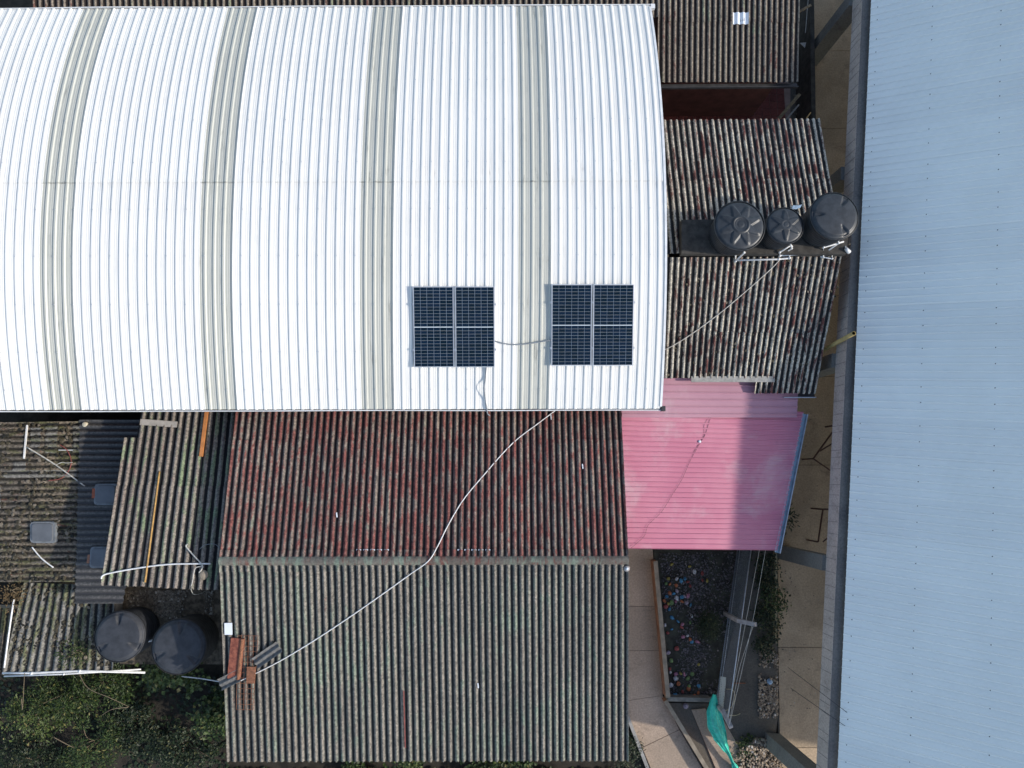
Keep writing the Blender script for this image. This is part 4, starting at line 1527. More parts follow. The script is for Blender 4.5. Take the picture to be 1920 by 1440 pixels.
slab_on('short pale grey board lying across the top of the narrow shed roof', 'board', 'board', (263, 791), (332, 796), 0.16, 0.02, f_s, 0.05, M['board_grey'])
slab_on('orange plastic pipe length lying on the narrow shed roof below the white eave', 'orange_pipe', 'pipe', (388, 768), (377, 856), 0.085, 0.06, f_s, 0.07, M['orange_pipe'])
cable('bamboo_pole', 'long yellow bamboo pole lying down the narrow shed roof', 'pole', [(299, 884), (286, 985), (272, 1092)], f_s, 0.024, M['bamboo'], lift=0.055)
cable('pvc_pipe', 'white pipe bent across the lower end of the narrow shed roof', 'pipe', [(190, 1085, .03), (192, 1080, .06), (205, 1075, .06), (260, 1065, .055), (320, 1058, .055), (395, 1057, .055)], f_s, 0.02, M['pvc_white'])
cable('hooked_rod', 'grey rod with hooked ends leaning on the shed roof near the gabled house', 'rod', [(352, 1020, .10), (349, 1025, .09), (362, 1040, .08), (378, 1058, .07), (379, 1066, .07), (373, 1074, .07)], f_s, 0.018, M['pvc_dirty'])
cable('loose_wire', 'pale wire curling off the shed roof end onto the litter', 'wire', [(380, 1062, .05), (366, 1066, .05), (361, 1090, .05), (358, 1104, -.1), (364, 1114, -.6), (378, 1112, -1.4), (388, 1106, -2.1)], f_s, 0.010, M['pvc_dirty'])
cable('loose_wire', 'thin grey wire looped over the shadowed side of the shed roof', 'wire', [(374, 1030, .06), (384, 1022, .06), (402, 1020, .07), (412, 1028, .08)], f_s, 0.006, M['cable_grey'])
solo('rag', 'crumpled purplish rag at the lower right of the narrow shed roof', 'rag', MB().lathe([(0.0, 0.07), (0.07, 0.06), (0.12, 0.02), (0.13, 0.0), (0, -0.01)], P_on(381, 1078, f_s, 0.03), 9), M['low_wall_top'])
# on the mossy roof
slab_on('short upright white pipe lying on the mossy roof, the top of a T', 'pvc_pipe', 'pipe', (51, 797), (45, 860), 0.04, 0.035, f_a, 0.05, M['pvc_white'])
cable('pvc_pipe', 'thin white pipe slanting down the mossy roof to the shade-coloured sheets', 'pipe', [(50, 838), (105, 872), (165, 916)], f_a, 0.018, M['pvc_dirty'], lift=0.06)
slab_on('short white stick lying on the mossy roof below the round cap', 'stick', 'stick', (110, 844), (154, 844), 0.02, 0.02, f_a, 0.04, M['pvc_white'])
cable('pvc_pipe', 'loose curved white pipe on the mossy roof below the grey hatch', 'pipe', [(60, 1026), (78, 1047), (100, 1064)], f_a, 0.018, M['pvc_white'], lift=0.05)
cable('red_hose', 'thin red hose curving over the mossy roof', 'hose', [(112, 834), (124, 842), (132, 857), (133, 872), (125, 888), (112, 898), (90, 901)], f_a, 0.012, M['red_hose'], lift=0.05)
cable('loose_wire', 'pale wire beside the red hose on the mossy roof', 'wire', [(104, 872), (116, 867), (124, 868), (136, 867)], f_a, 0.010, M['pvc_dirty'], lift=0.06)
cp = P_on(161, 796, f_a, 0.04)
solo('roof_vent', 'round cream vent at the top of the mossy roof', 'vent', MB().lathe([(0.0, 0.09), (0.05, 0.085), (0.07, 0.07), (0.072, -0.08), (0.0, -0.08)], cp, 16), M['light_cap'], True)


def hatch(label, px, f, brick=None, cat='hatch'):
    pts = [P_on(u, v, f, 0.045) for u, v in px]
    c = sum(pts, Vector()) / 4
    o = thing('roof_hatch', label, cat, c - Vector((0, 0, .06)))
    def ring(k, z):
        return [c + (p - c) * k + Vector((0, 0, z)) for p in pts]
    def rounded(k):
        out = []
        for i in range(4):
            p, pa, pb = pts[i], pts[i - 1], pts[(i + 1) % 4]
            for w in (0.16, 0.05):
                pass
            out.append(p.lerp(pa, 0.14)); out.append(p.lerp(pa, .04).lerp(pb, .04)); out.append(p.lerp(pb, 0.14))
        return [(c + (p - c) * k) for p in out]
    def frust(k0, z0_, k1, z1_):
        a, b2 = rounded(k0), rounded(k1)
        a = [p + Vector((0, 0, z0_)) for p in a]; b2 = [p + Vector((0, 0, z1_)) for p in b2]
        n = len(a)
        return a, b2, n
    a, b2, n = frust(1.0, -0.05, 0.94, 0.05)
    mb = MB().add(a + b2, [tuple(range(n, 2 * n))] + [(i, (i + 1) % n, n + (i + 1) % n, n + i) for i in range(n)])
    fl_ = part(o, 'flashing', mb, M['hatch_rim'])
    a, b2, n = frust(0.80, 0.051, 0.76, 0.085)
    mb = MB().add(a + b2, [tuple(range(n, 2 * n))] + [(i, (i + 1) % n, n + (i + 1) % n, n + i) for i in range(n)])
    part(fl_, 'pane', mb, M['hatch_grey'])
    return o


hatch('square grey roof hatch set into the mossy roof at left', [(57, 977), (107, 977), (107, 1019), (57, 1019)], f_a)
hatch('dark roof hatch in the shade-coloured sheets, upper one near the shed', [(178, 906), (224, 906), (222, 948), (176, 948)], f_d)
hatch('dark roof hatch in the shade-coloured sheets, lower one near the shed', [(170, 1024), (212, 1024), (210, 1066), (168, 1066)], f_d)
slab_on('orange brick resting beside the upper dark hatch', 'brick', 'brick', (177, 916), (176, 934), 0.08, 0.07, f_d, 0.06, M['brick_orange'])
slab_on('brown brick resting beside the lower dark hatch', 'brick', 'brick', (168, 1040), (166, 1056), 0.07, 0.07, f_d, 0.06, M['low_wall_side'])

# pipes along the low lean-to
f13 = lambda x, y: 1.14
pvc('white gutter pipe along the lower edge of the low lean-to roof', [(5, 1262, .02), (60, 1262, 0.02), (150, 1258, 0.02), (272, 1261, 0.02)], f13, 0.03)
pvc('second white pipe running just above the gutter pipe of the low lean-to', [(8, 1268, .0), (120, 1264, 0.0), (264, 1255, 0.02)], f13, 0.022)
cable('pvc_pipe', 'upright white pipe along the left verge of the low lean-to roof', 'pipe', [(26, 1124), (18, 1178), (8, 1252)], f_c, 0.024, M['pvc_white'], lift=0.06)
cable('pvc_pipe', 'thin white pipe between the right-hand big tank and the gabled house corner', 'pipe', [(340, 1268, .0), (375, 1272, .0), (412, 1278, .1)], f13, 0.016, M['pvc_white'])
cable('pvc_pipe', 'short white pipe joining the two big dark grey tanks', 'pipe', [(262, 1206, .3), (272, 1204, .28), (288, 1200, .25)], f13, 0.03, M['pvc_white'])

# ================================================================== THINGS ON THE GABLE ROOF
cable('long_water_pipe', 'long thin white pipe running diagonally across the whole gabled roof', 'pipe',
      [(1046, 766, .04), (1010, 793, .045), (960, 832, .045), (905, 893, .045), (868, 938, .045), (840, 985, .05), (820, 1025, .05), (803, 1052, .125), (770, 1076, .06), (720, 1112, .05), (660, 1154, .05), (600, 1194, .05), (545, 1228, .05), (505, 1250, .05), (460, 1272, .06), (417, 1293, .08)], f_g, 0.014, M['pvc_white'])
slab_on('small white square plate at the left verge of the gabled roof', 'plate', 'plate', (428, 1168), (428.5, 1190), 0.19, 0.015, f_gl, 0.05, M['plate_white'])
sheet = MB()
c4 = [P_on(u, v, f_gl, 0.10) for u, v in [(433, 1196), (458, 1198), (450, 1274), (426, 1272)]]
sheet.hexa([p - Vector((0, 0, .06)) for p in c4], c4)
o = thing('rusty_metal_sheet', 'rusty red folded metal sheet on the gabled roof by the left verge', 'metal sheet', c4[3] - Vector((0, 0, .06)))
sh_ = part(o, 'sheet', sheet, M['rust_red'])
lipm = MB().hexa([p + Vector((0, 0, .001)) for p in (c4[1] - Vector((.1, 0, 0)), c4[1], c4[2], c4[2] - Vector((.1, 0, 0)))], [p + Vector((0, 0, .05)) for p in (c4[1] - Vector((.06, 0, 0)), c4[1] - Vector((.03, 0, 0)), c4[2] - Vector((.03, 0, 0)), c4[2] - Vector((.06, 0, 0)))])
part(sh_, 'folded_edge', lipm, M['rust'])
grid = thing('rebar_grid', 'rusty reinforcing mesh lying on the gabled roof under the metal sheet', 'mesh', P_on(462, 1262, f_gl))
gx0 = [(446, 1190), (443, 1331)], [(452.5, 1190), (450, 1331)], [(459, 1190), (457, 1331)], [(466, 1190), (462, 1331)], [(476, 1192), (470, 1331)], [(484, 1192), (474, 1331)]
for a, b2 in gx0:
    part(grid, 'bar', MB().tube([P_on(*a, f_gl, .065), P_on(*b2, f_gl, .065)], 0.006, 5), M['rust'])
for k in range(15):
    v = 1192 + k * 9.9
    part(grid, 'cross_bar', MB().tube([P_on(445, v, f_gl, .078), P_on(483 - k * 0.6, v, f_gl, .078)], 0.006, 5), M['rust'])
slab_on('brown broken roof tile on the rusty mesh', 'broken_tile', 'tile', (471, 1250), (470, 1281), 0.21, 0.03, f_gl, 0.11, M['rust'])


def offcut(label, p0, p1, wpx, f, lift):
    a, b2 = P_on(*p0, f, lift), P_on(*p1, f, lift)
    d = (b2 - a); L = d.length; d.normalize()
    n_ = Vector((0, 0, 1)).cross(d).normalized()
    k = d.cross(n_)
    if k.z < 0:
        k = -k
    w = wpx
    c4 = [a - n_ * w / 2, a + n_ * w / 2, b2 + n_ * w / 2, b2 - n_ * w / 2]
    mb = corr_sheet(c4, 2, 0, 1, 0, 1, 0.03, patch_normal(c4), lambda x, y: 0.0, L, seg=10, nl=2)
    return solo('corrugated_offcut', label, 'offcut', mb, M['cut_cement'])


offcut('grey corrugated offcut lying askew on the gabled roof right of the rusty mesh', (478, 1244), (524, 1212), 0.30, f_gl, 0.10)
offcut('grey corrugated offcut sticking out over the left verge of the gabled roof', (412, 1284), (448, 1266), 0.30, f_gl, 0.10)
slab_on('thin red stick lying down the lower gabled roof near its eave', 'stick', 'stick', (757, 1295), (760, 1402), 0.026, 0.02, f_gl, 0.05, M['red_stick'])
fit = P_on(1175, 1066, f_gl, 0.04)
o = thing('ridge_fitting', 'small round bolt fitting at the right end of the gable ridge', 'lamp', fit)  # bolt fitting at the ridge end, gives no light
part(o, 'housing', MB().lathe([(0.0, 0.05), (0.06, 0.045), (0.085, 0.0), (0, -0.02)], fit, 12), M['post_concrete'], True)
part(o, 'lens', MB().lathe([(0.0, 0.075), (0.03, 0.068), (0.038, 0.05), (0.0, 0.05)], fit, 10), M['plate_white'], True)
rs = random.Random(3)
for lab, u, v in (('small white plastic scrap on the red upper gable slope', 631, 961), ('small white scrap below the white eave near the diagonal pipe', 1033, 778), ('pale scrap lodged in a trough of the lower gable slope', 896, 1281), ('bluish scrap on the right part of the upper gable slope', 1092, 870)):
    slab_on(lab, 'plastic_scrap', 'scrap', (u, v), (u + 1, v + 9), 0.03, 0.012, f_g, 0.04, M['plate_white'])
for lab, x0, x1, yv in (('left cluster', 668, 728, 1031), ('right cluster', 858, 920, 1031)):
    k = 0
    u = x0
    while u <= x1:
        slab_on('bright aluminium foil strip near the ridge, ' + lab, 'foil_strip', 'foil', (u, yv), (u + 9, yv), 0.035, 0.01, f_gu, 0.035, M['plate_white'], 'foil strips below the ridge, ' + lab)
        u += 13

# ================================================================== RIGHT-HAND GARDEN
# low wall around the stone bed
lw_ = thing('low_garden_wall', 'low brownish rendered wall between the walkway and the gravel bed', 'wall', P(1240, 1180, 0))


def wall_run(parent, p0, p1, w, h, mat_side, mat_top, z0=-0.04):
    a, b2 = P(*p0, h), P(*p1, h)
    d = (b2 - a); d.z = 0; d.normalize(); n_ = Vector((-d.y, d.x, 0))
    q = [a - n_ * w / 2, b2 - n_ * w / 2, b2 + n_ * w / 2, a + n_ * w / 2]
    w_ = part(parent, 'wall', MB().hexa([Vector((p.x, p.y, z0)) for p in q], [Vector((p.x, p.y, h - 0.03)) for p in q]), mat_side)
    q = [a - n_ * (w / 2 + .008), b2 - n_ * (w / 2 + .008), b2 + n_ * (w / 2 + .008), a + n_ * (w / 2 + .008)]
    part(w_, 'coping', MB().hexa([Vector((p.x, p.y, h - 0.029)) for p in q], [Vector((p.x, p.y, h)) for p in q]), mat_top)


wall_run(lw_, (1229, 1052), (1253, 1308), 0.11, 0.42, M['low_wall_side'], M['low_wall_top'])
lw2 = thing('low_garden_wall', 'low grey wall closing the lower end of the gravel bed', 'wall', P(1290, 1313, 0))
wall_run(lw2, (1252, 1311), (1334, 1313), 0.10, 0.36, M['wall_grey'], M['wall_grey'])
lw3 = thing('low_garden_wall', 'low tan wall slanting along the walkway to the lower picture edge', 'wall', P(1290, 1380, 0))
wall_run(lw3, (1248, 1314), (1338, 1462), 0.10, 0.30, M['low_wall_side'], M['low_wall_top'])
curb = thing('walkway_curb', 'pale grey curb along the grass at the lower right corner of the gabled house', 'curb', P(1190, 1380, 0))
wall_run(curb, (1174, 1336), (1222, 1460), 0.08, 0.14, M['curb_grey'], M['curb_grey'])
edge = thing('yard_edge', 'thin yellowish edging strip between the plants and the concrete yard', 'edging', P(1456, 1120, 0))
wall_run(edge, (1455.5, 1030), (1455.5, 1206), 0.05, 0.16, M['yellow_edge'], M['yellow_edge'])
ramp = thing('garden_path', 'narrow dirty concrete path running down beside the green netting', 'path', P(1320, 1380, 0))
for q in ([(1326, 1326), (1345, 1330), (1400, 1425), (1378, 1432)], [(1296, 1330), (1322, 1327), (1375, 1434), (1402, 1490), (1362, 1490)]):
    slab_piece(ramp, q, 0.05, M['paving'], z0=-0.01, inset=0.02)

litter('gravel', 'dark mixed gravel covering the garden bed', [(1236, 1036), (1395, 1036), (1342, 1308), (1258, 1308)], 0.0, 3600, 0.024, M['pebble'], 21, zs=0.012, flat=0.6)
stone_cols = {'white': (0.72, 0.72, 0.74), 'blue': (0.05, 0.28, 0.5), 'pink': (0.5, 0.2, 0.3), 'orange': (0.6, 0.17, 0.05), 'yellow': (0.45, 0.36, 0.06), 'red': (0.38, 0.06, 0.05), 'green': (0.16, 0.28, 0.08), 'lilac': (0.45, 0.38, 0.46)}
for k, c in stone_cols.items():
    simple('stone_' + k, tuple(0.55 * q + 0.02 for q in c), 0.8, 0.45, 22)
stones = [(1253, 1085, 'yellow'), (1269, 1085, 'white'), (1277, 1089, 'blue'), (1284, 1085, 'blue'), (1249, 1094, 'green'), (1256, 1095, 'orange'), (1268, 1098, 'orange'), (1290, 1091, 'red'), (1294, 1099, 'red'),
          (1269, 1108, 'lilac'), (1256, 1112, 'orange'), (1263, 1113, 'blue'), (1279, 1119, 'blue'), (1269, 1121, 'white'), (1290, 1117, 'pink'), (1246, 1127, 'orange'), (1253, 1132, 'yellow'), (1259, 1130, 'green'), (1267, 1128, 'pink'), (1279, 1128, 'orange'),
          (1288, 1130, 'lilac'), (1295, 1134, 'blue'), (1255, 1142, 'blue'), (1248, 1137, 'red'), (1297, 1155, 'white'), (1260, 1158, 'blue'), (1271, 1165, 'blue'), (1294, 1167, 'green'), (1247, 1172, 'white'), (1279, 1171, 'pink'), (1259, 1180, 'blue'), (1278, 1176, 'red'),
          (1281, 1194, 'pink'), (1289, 1192, 'white'), (1294, 1199, 'orange'), (1297, 1203, 'blue'), (1307, 1203, 'pink'), (1252, 1187, 'red'), (1269, 1216, 'red'), (1253, 1224, 'lilac'), (1317, 1075, 'red'), (1317, 1088, 'red'), (1326, 1089, 'yellow'), (1302, 1072, 'white'), (1259, 1058, 'yellow'), (1293, 1062, 'yellow'),
          (1258, 1238, 'green'), (1257, 1261, 'white'), (1256, 1254, 'red'), (1267, 1264, 'pink'), (1276, 1263, 'yellow'), (1283, 1265, 'pink'), (1267, 1272, 'white'), (1290, 1272, 'green'), (1298, 1264, 'green'), (1258, 1285, 'white'), (1272, 1282, 'orange'), (1292, 1287, 'green'), (1310, 1286, 'blue'), (1280, 1297, 'red'), (1266, 1303, 'blue'), (1291, 1291, 'orange'), (1309, 1299, 'orange'), (1302, 1305, 'orange'), (1310, 1246, 'yellow'), (1284, 1118, 'lilac'), (1250, 1118, 'blue')]
rs = random.Random(8)
for u, v, k in stones:
    c = P(u, v, 0.05)
    rx = rs.uniform(0.05, 0.085); ry = rx * rs.uniform(0.55, 0.95); an = rs.uniform(0, 3.1)
    vs, fs = [], []
    ns, nr = 9, 4
    for j in range(nr + 1):
        ph = -0.5 * math.pi + math.pi * j / nr
        for i in range(ns):
            th = 2 * math.pi * i / ns
            x, y, z = rx * math.cos(ph) * math.cos(th), ry * math.cos(ph) * math.sin(th), 0.03 * math.sin(ph)
            w = 1 + 0.45 * mnoise.noise((x * 20 + u, y * 20, v))
            x *= w; y *= w
            vs.append(c + Vector((x * math.cos(an) - y * math.sin(an), x * math.sin(an) + y * math.cos(an), z)))
    for j in range(nr):
        for i in range(ns):
            fs.append((j * ns + i, j * ns + (i + 1) % ns, (j + 1) * ns + (i + 1) % ns, (j + 1) * ns + i))
    side = 'beside the low wall' if u < 1263 else ('in the left half of the bed' if u < 1285 else 'towards the middle of the bed')
    where = 'close to the pink roof' if v < 1106 else ('upper third' if v < 1150 else ('halfway down' if v < 1232 else 'near the grey end wall'))
    lab = '%s painted stone %s, %s' % (k, side, where)
    solo('painted_stone', lab, 'stone', MB().add(vs, fs), M['stone_' + k], True, '%s stones %s %s' % (k, side, where))

# fence with angled posts
fence = thing('mesh_fence', 'wire mesh fence with bent concrete posts beside the gravel bed', 'fence', P(1360, 1170, 0))
FB0, FB1 = P(1383, 1020, 0), P(1340, 1330, 0)
FH = 1.12
fd = (FB1 - FB0); FLn = fd.length; fd.normalize()
fo = Vector((-fd.y, fd.x, 0))
if fo.x < 0:
    fo = -fo
up = Vector((0, 0, 1))
msh = MB()
sp_ = 0.065
nn = int((FLn + FH) / sp_)
for sgn in (1, -1):
    for i in range(nn):
        s0 = i * sp_ - (0 if sgn < 0 else FH)
        a_s, a_z, b_s, b_z = (s0, 0, s0 + FH, FH) if sgn > 0 else (s0, 0, s0 - FH, FH)
        pts_ = []
        def clip(s, z, s2, z2):
            t0, t1 = 0.0, 1.0
            ds = s2 - s
            for lo, hi in ((0, FLn),):
                if ds > 0:
                    t0 = max(t0, (lo - s) / ds); t1 = min(t1, (hi - s) / ds)
                else:
                    t0 = max(t0, (hi - s) / ds); t1 = min(t1, (lo - s) / ds)
            return (t0, t1)
        t0, t1 = clip(a_s, a_z, b_s, b_z)
        if t1 - t0 < 0.02:
            continue
        p0 = FB0 + fd * (a_s + (b_s - a_s) * t0) + up * (a_z + (b_z - a_z) * t0) + fo * 0.003 * sgn
        p1 = FB0 + fd * (a_s + (b_s - a_s) * t1) + up * (a_z + (b_z - a_z) * t1) + fo * 0.003 * sgn
        msh.tube([p0, p1], 0.0030, 3, False)
part(fence, 'wire_mesh', msh, M['wire'])
part(fence, 'top_rail', MB().tube([FB0 + up * FH, FB1 + up * FH], 0.016, 8), M['rail'], True)
part(fence, 'bottom_rail', MB().tube([FB0 + up * 0.06, FB1 + up * 0.06], 0.014, 8), M['wire'], True)
part(fence, 'middle_rail', MB().tube([FB0 + up * 0.25, FB1 + up * 0.25], 0.008, 6), M['rail'], True)
for base_px, bend_px, end_px, ez in (((1359, 1150), None, (1417, 1171), 1.62), ((1331, 1310), None, (1371, 1364), 1.5)):
    b0 = P(*base_px, 0)
    bend = b0 + up * (FH + .02)
    e = P(*end_px, ez)
    hz = Vector((e.x - bend.x, e.y - bend.y, 0)).normalized()
    sd_ = Vector((-hz.y, hz.x, 0))
    w = 0.055
    def ringp(c, ax_):
        return [c - sd_ * w - ax_ * w, c + sd_ * w - ax_ * w, c + sd_ * w + ax_ * w, c - sd_ * w + ax_ * w]
    r0 = ringp(b0, hz); r1 = ringp(bend, (hz - up * .5).normalized())
    dirn = (e - bend).normalized()
    pn = dirn.cross(sd_).normalized()
    if pn.dot(hz) < 0:
        pn = -pn
    r2 = ringp(e, pn)
    mb = MB().add(r0 + r1 + r2, [(3, 2, 1, 0), (0, 1, 5, 4), (1, 2, 6, 5), (2, 3, 7, 6), (3, 0, 4, 7), (4, 5, 9, 8), (5, 6, 10, 9), (6, 7, 11, 10), (7, 4, 8, 11), (8, 9, 10, 11)])
    part(fence, 'post', mb, M['post_concrete'])
for k, (p, q, r_) in enumerate([((1436, 1028), (1410, 1171), (1368, 1358)), ((1424, 1030), (1398, 1168), (1362, 1352)), ((1413, 1032), (1412, 1174), (1366, 1364))]):
    z = 1.55 - 0.15 * k
    if k == 2:
        pts = [P(*q, 1.6), P(1400, 1210, 1.4), P(1385, 1260, 1.4), P(*r_, 1.5)]
    else:
        pts = [P(*p, z), P(*q, z), P(*r_, z)]
    part(fence, 'strand', MB().tube(smooth_path(pts, 4), 0.006, 4), M['pvc_dirty'])
pb = [P(1351, 1268, 0.75), P(1362, 1270, 0.80), P(1356, 1330, .80), P(1345, 1328, .75)]
pn_ = (pb[1] - pb[0]).cross(pb[3] - pb[0]).normalized() * 0.02
solo('perforated_board', 'pale perforated board leaning on the fence above the green netting', 'board', MB().hexa([p - pn_ for p in pb], pb), M['perforated'])

# green shade netting twisted down from the fence
tp = [((1340, 1302), 0.85, 0.10, 0.9), ((1338, 1318), .80, 0.24, .8), ((1338, 1335), .70, 0.42, .6), ((1342, 1358), .6, .5, .5), ((1350, 1380), .5, .42, .45), ((1358, 1398), .42, .26, .4), ((1366, 1412), .34, .12, .3), ((1373, 1428), .28, .09, .3), ((1380, 1445), .22, .22, .25), ((1386, 1470), .15, .3, .2)]
cps = [P(*q[0], q[1]) for q in tp]
ctr = smooth_path(cps, 5)
wid = []
for i in range(len(tp) - 1):
    for k in range(5):
        t = k / 5
        t = t * t * (3 - 2 * t)
        wid.append(tp[i][2] * (1 - t) + tp[i + 1][2] * t)
wid.append(tp[-1][2])
nw_ = 26
vs, fs = [], []
for i, c in enumerate(ctr):
    d = (ctr[min(i + 1, len(ctr) - 1)] - ctr[max(i - 1, 0)]); d.z = 0; d.normalize()
    s_ = Vector((d.y, -d.x, 0))
    for k in range(nw_ + 1):
        q = k / nw_ - 0.5
        fold = 0.035 * math.sin(q * 26 + i * 0.12) + 0.05 * math.sin(q * 9 + 1.0 + i * .05) + 0.10 * math.cos(q * math.pi)
        vs.append(c + s_ * (q * wid[i] * (1 + .12 * mnoise.noise((i * .3, k * .2, 2)))) + up * fold * (0.35 + wid[i]))
for i in range(len(ctr) - 1):
    for k in range(nw_):
        a = i * (nw_ + 1) + k
        fs.append((a, a + 1, a + nw_ + 2, a + nw_ + 1))
NV = len(vs)
mb = MB().add(vs + [p - up * 0.006 for p in vs], fs + [tuple(reversed([i + NV for i in f])) for f in fs])
solo('green_netting', 'bright green shade netting bunched below the fence post', 'netting', mb, M['tarp'], True)
cable('garden_hose', 'loop of pale yellow hose on the ground right of the fence', 'hose', [(1362, 1292), (1374, 1294), (1378, 1306), (1374, 1322), (1364, 1331), (1356, 1332)], lambda x, y: 0.05, 0.014, M['yellow_edge'])
cable('garden_hose', 'short yellow hose end lying below the hose loop', 'hose', [(1358, 1336), (1368, 1341), (1380, 1341), (1388, 1338)], lambda x, y: 0.05, 0.014, M['yellow_edge'])
slab_on('short rusty bar on the ground right of the fence', 'iron_bar', 'bar', (1371, 1281), (1398, 1281), 0.03, 0.02, lambda x, y: 0.02, 0.0, M['rust'])
solo('round_stone', 'single pale stone below the grey end wall of the gravel bed', 'stone', MB().lathe([(0.0, 0.09), (0.05, 0.08), (0.085, 0.04), (0.08, 0.0), (0, 0)], P(1285, 1323, 0.05), 9), M['stone_lilac'], True)
solo('plastic_bag', 'blue and white plastic bag on the rubble strip', 'bag', MB().lathe([(0.0, 0.08), (0.05, 0.075), (0.09, 0.03), (0.1, 0.0), (0, 0)], P(1443, 1278, 0.03), 7), M['bag_blue'])
litter('rubble_strip', 'stones and rubble strewn along the yard edge', [(1424, 1215), (1458, 1225), (1456, 1345), (1420, 1345)], 0.0, 900, 0.035, M['rubble'], 31, zs=0.03, flat=0.7)
litter('rubble_heap', 'heap of broken stone at the foot of the lowest column', [(1385, 1400), (1420, 1380), (1450, 1385), (1470, 1450), (1450, 1480), (1380, 1480)], 0.02, 1500, 0.04, M['rubble'], 33, zs=0.10, flat=0.7)
for k, (a, b2, lab) in enumerate([((1478, 1252, .6), (1600, 1345, 4.6), 'upper thin black overhead wire crossing the lower edge beam'), ((1482, 1290, .6), (1600, 1372, 4.6), 'lower thin black overhead wire crossing the lower edge beam')]):
    solo('overhead_wire', lab, 'wire', MB().tube([P(*a), P(*a).lerp(P(a[0] * .5 + b2[0] * .5, a[1] * .5 + b2[1] * .5, 3.75), 1.0), P(b2[0], b2[1], 3.78)], 0.007, 5), M['black_wire'])


# ================================================================== VEGETATION
def leaf_mb(mb, rr, c, size, droop=0.3, narrow=0.4, out=None):
    an = rr.uniform(0, 6.283)
    el = rr.uniform(-0.5, 0.55)
    if out is not None:
        an = math.atan2(out.y, out.x) + rr.gauss(0, .35)
        el = rr.uniform(-0.1, 0.7)
    d = Vector((math.cos(an) * math.cos(el), math.sin(an) * math.cos(el), math.sin(el)))
    s = Vector((-math.sin(an), math.cos(an), rr.uniform(-.45, .45))) * size * narrow
    m_ = c + d * size * 0.55
    e = c + d * size - Vector((0, 0, droop * size))
    mb.add([c, m_ - s, e, m_ + s], [(0, 1, 2, 3)])


def shrub(name, label, px, z0, rx, ry, h, n, size, mat, seed, stems=6, group=None, narrow=0.4, cat='shrub'):
    rr = random.Random(seed)
    zt = z0 + h * 0.6
    c = P(*px, zt)
    o = thing(name, label, cat, (c.x, c.y, z0), group)
    crown = MB()
    clumps = []
    for i in range(max(5, n // 95)):
        an, rd = rr.uniform(0, 6.28), math.sqrt(rr.random())
        q = Vector((c.x + rx * rd * math.cos(an), c.y + ry * rd * math.sin(an), z0 + h * (0.35 + 0.65 * rr.random() * (1.15 - rd))))
        clumps.append((q, rr.uniform(.07, .19)))
    for i in range(n):
        q, r = rr.choice(clumps)
        off = Vector((rr.gauss(0, r), rr.gauss(0, r), rr.gauss(0, r * .5)))
        leaf_mb(crown, rr, q + off, size * rr.uniform(.6, 1.5), narrow=narrow, out=off if narrow < .3 else None)
    part(o, 'crown', crown, mat)
    tr = MB()
    for i in range(stems):
        q, r = rr.choice(clumps)
        b0 = Vector((c.x + rr.uniform(-.08, .08), c.y + rr.uniform(-.08, .08), z0 - .03))
        tr.tube(smooth_path([b0, b0.lerp(q, .5) + Vector((rr.uniform(-.08, .08), rr.uniform(-.08, .08), h * .12)), q], 4), 0.016, 5, True, 0.005)
    part(o, 'stems', tr, M['wood_twig'])
    return o


ZV = -0.06
shrub('shrub', 'feathery green shrub below the gutter pipe of the low lean-to', (110, 1310), ZV, 1.0, 0.55, 1.1, 1900, 0.085, M['leaf_mid'], 101, narrow=.16)
shrub('shrub', 'green shrub overhanging the pipes left of the big tanks', (190, 1290), ZV, .8, .6, 1.25, 2000, 0.08, M['leaf_mid'], 102, narrow=.22)
shrub('shrub', 'bright leafy vine spilling below the right-hand big tank', (318, 1275), ZV + .2, .85, .32, 1.35, 900, 0.10, M['leaf_yellow'], 103, narrow=.5)
shrub('shrub', 'yellow-flecked shrub at the left picture edge', (55, 1350), ZV, .9, .5, .95, 1500, 0.075, M['leaf_yellow'], 104, narrow=.25)
shrub('shrub', 'dark bush in the lower left corner of the picture', (50, 1425), ZV, 1.0, .55, .7, 1700, 0.075, M['leaf_dark'], 105, narrow=.25)
shrub('shrub', 'grassy mid green bush left of the lower picture centre', (165, 1400), ZV, 1.0, .65, .8, 2000, 0.085, M['leaf_mid'], 106, narrow=.15)
shrub('shrub', 'dark shrub between the tanks and the lower picture edge', (250, 1360), ZV, .9, .6, .7, 1600, 0.075, M['leaf_dark'], 107, narrow=.3)
shrub('shrub', 'broad-leaved shrub hugging the lower left wall of the gabled house', (395, 1345), ZV, .42, .7, 1.0, 950, 0.10, M['leaf_mid'], 108, narrow=.4)
shrub('shrub', 'small-leaved grey-green bush at the gabled house lower left corner', (340, 1410), ZV, .9, .5, .8, 2000, 0.055, M['leaf_dark'], 109, narrow=.45)
shrub('shrub', 'small leafy tuft growing against the front eave near the red stick', (765, 1425), ZV + .6, .30, .25, 2.0, 420, 0.08, M['leaf_yellow'], 110, narrow=.4)
shrub('shrub', 'low green shrub in front of the house under the eave, left of centre', (690, 1452), ZV, .9, .25, .6, 700, 0.08, M['leaf_mid'], 111)
shrub('shrub', 'low green shrub in front of the house under the eave, right of centre', (960, 1450), ZV, 1.4, .3, .7, 1300, 0.08, M['leaf_mid'], 112)
shrub('shrub', 'grassy tuft at the lower right corner of the gabled house', (1178, 1412), ZV, .3, .5, .35, 800, 0.09, M['leaf_dark'], 113, narrow=.12)
shrub('shrub', 'yellowish weeds sprouting along the lower edge of the low lean-to roof', (150, 1225), 1.1, .9, .22, .3, 380, 0.06, M['leaf_mid'], 114, narrow=.2)
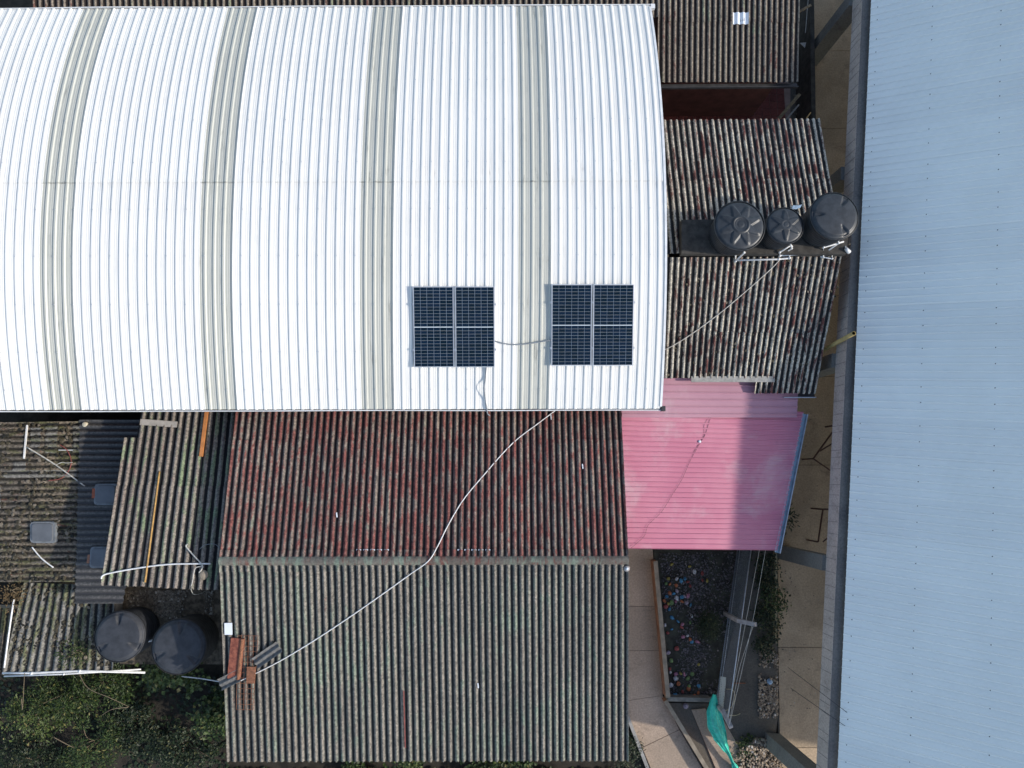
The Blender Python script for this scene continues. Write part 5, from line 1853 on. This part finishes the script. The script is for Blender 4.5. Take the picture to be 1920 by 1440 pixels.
shrub('shrub', 'brown dead tuft at the upper left corner of the low lean-to', (28, 1108), 1.0, .25, .3, .6, 500, 0.07, M['leaf_dry'], 115, narrow=.15)
shrub('bush', 'round dark bush in the gravel bed next to the fence post', (1333, 1175), 0.0, .20, .24, .75, 2600, 0.045, M['leaf_dark'], 116, narrow=.35, cat='bush')
for i, (px, lab) in enumerate([((1437, 1060), 'dark leafy plant in the border right below the pink roof gutter'), ((1440, 1100), 'dark leafy plant in the border, second below the pink roof'), ((1452, 1135), 'leafy plant leaning over the yellowish edging strip'), ((1436, 1165), 'dark leafy plant in the border beside the bent fence post'), ((1440, 1205), 'lowest dark plant in the border above the rubble')]):
    shrub('border_plant', lab, px, 0.0, .22, .34, .5, 420, 0.07, M['leaf_dark' if i != 2 else 'leaf_mid'], 130 + i, 4, narrow=.35, cat='plant')
shrub('weed', 'small tuft of weeds at the head of the rubble heap', (1398, 1395), 0.0, .15, .25, .2, 300, 0.06, M['leaf_mid'], 140, 3, cat='plant')
shrub('weed', 'dry palm-like frond beside the pink roof gutter', (1478, 968), 0.0, .25, .2, .8, 160, 0.12, M['leaf_dark'], 141, 4, narrow=.12, cat='plant')
litter('ground_leaves', 'dark fallen leaves covering the ground of the overgrown plot', [(-40, 1265), (425, 1265), (430, 1480), (-40, 1480)], ZV, 2200, 0.05, M['leaf_dark'], 51, zs=0.05, flat=0.15)
litter('front_grass', 'low weeds in front of the gabled house', [(425, 1440), (1180, 1440), (1195, 1500), (420, 1500)], ZV, 2200, 0.06, M['leaf_mid'], 52, zs=0.12, flat=0.3)
for lab, pts in (('long bare branch slanting over the green shrubs', [(148, 1262, 1.0), (165, 1290, 1.1), (205, 1308, 1.1), (242, 1325, .9)]), ('thin bare twig left of the long branch', [(40, 1310, .9), (42, 1330, .9), (46, 1262, 1.2)]), ('thin bare twig near the lower left bushes', [(100, 1382, .8), (130, 1398, .7), (140, 1402, .6)]), ('dry twig crossing the long branch', [(240, 1326, .8), (210, 1330, .85), (190, 1342, .8)])):
    solo('bare_branch', lab, 'branch', MB().tube(smooth_path([P(*q) for q in pts], 5), 0.014, 5, True, 0.006), M['wood_twig'], True)
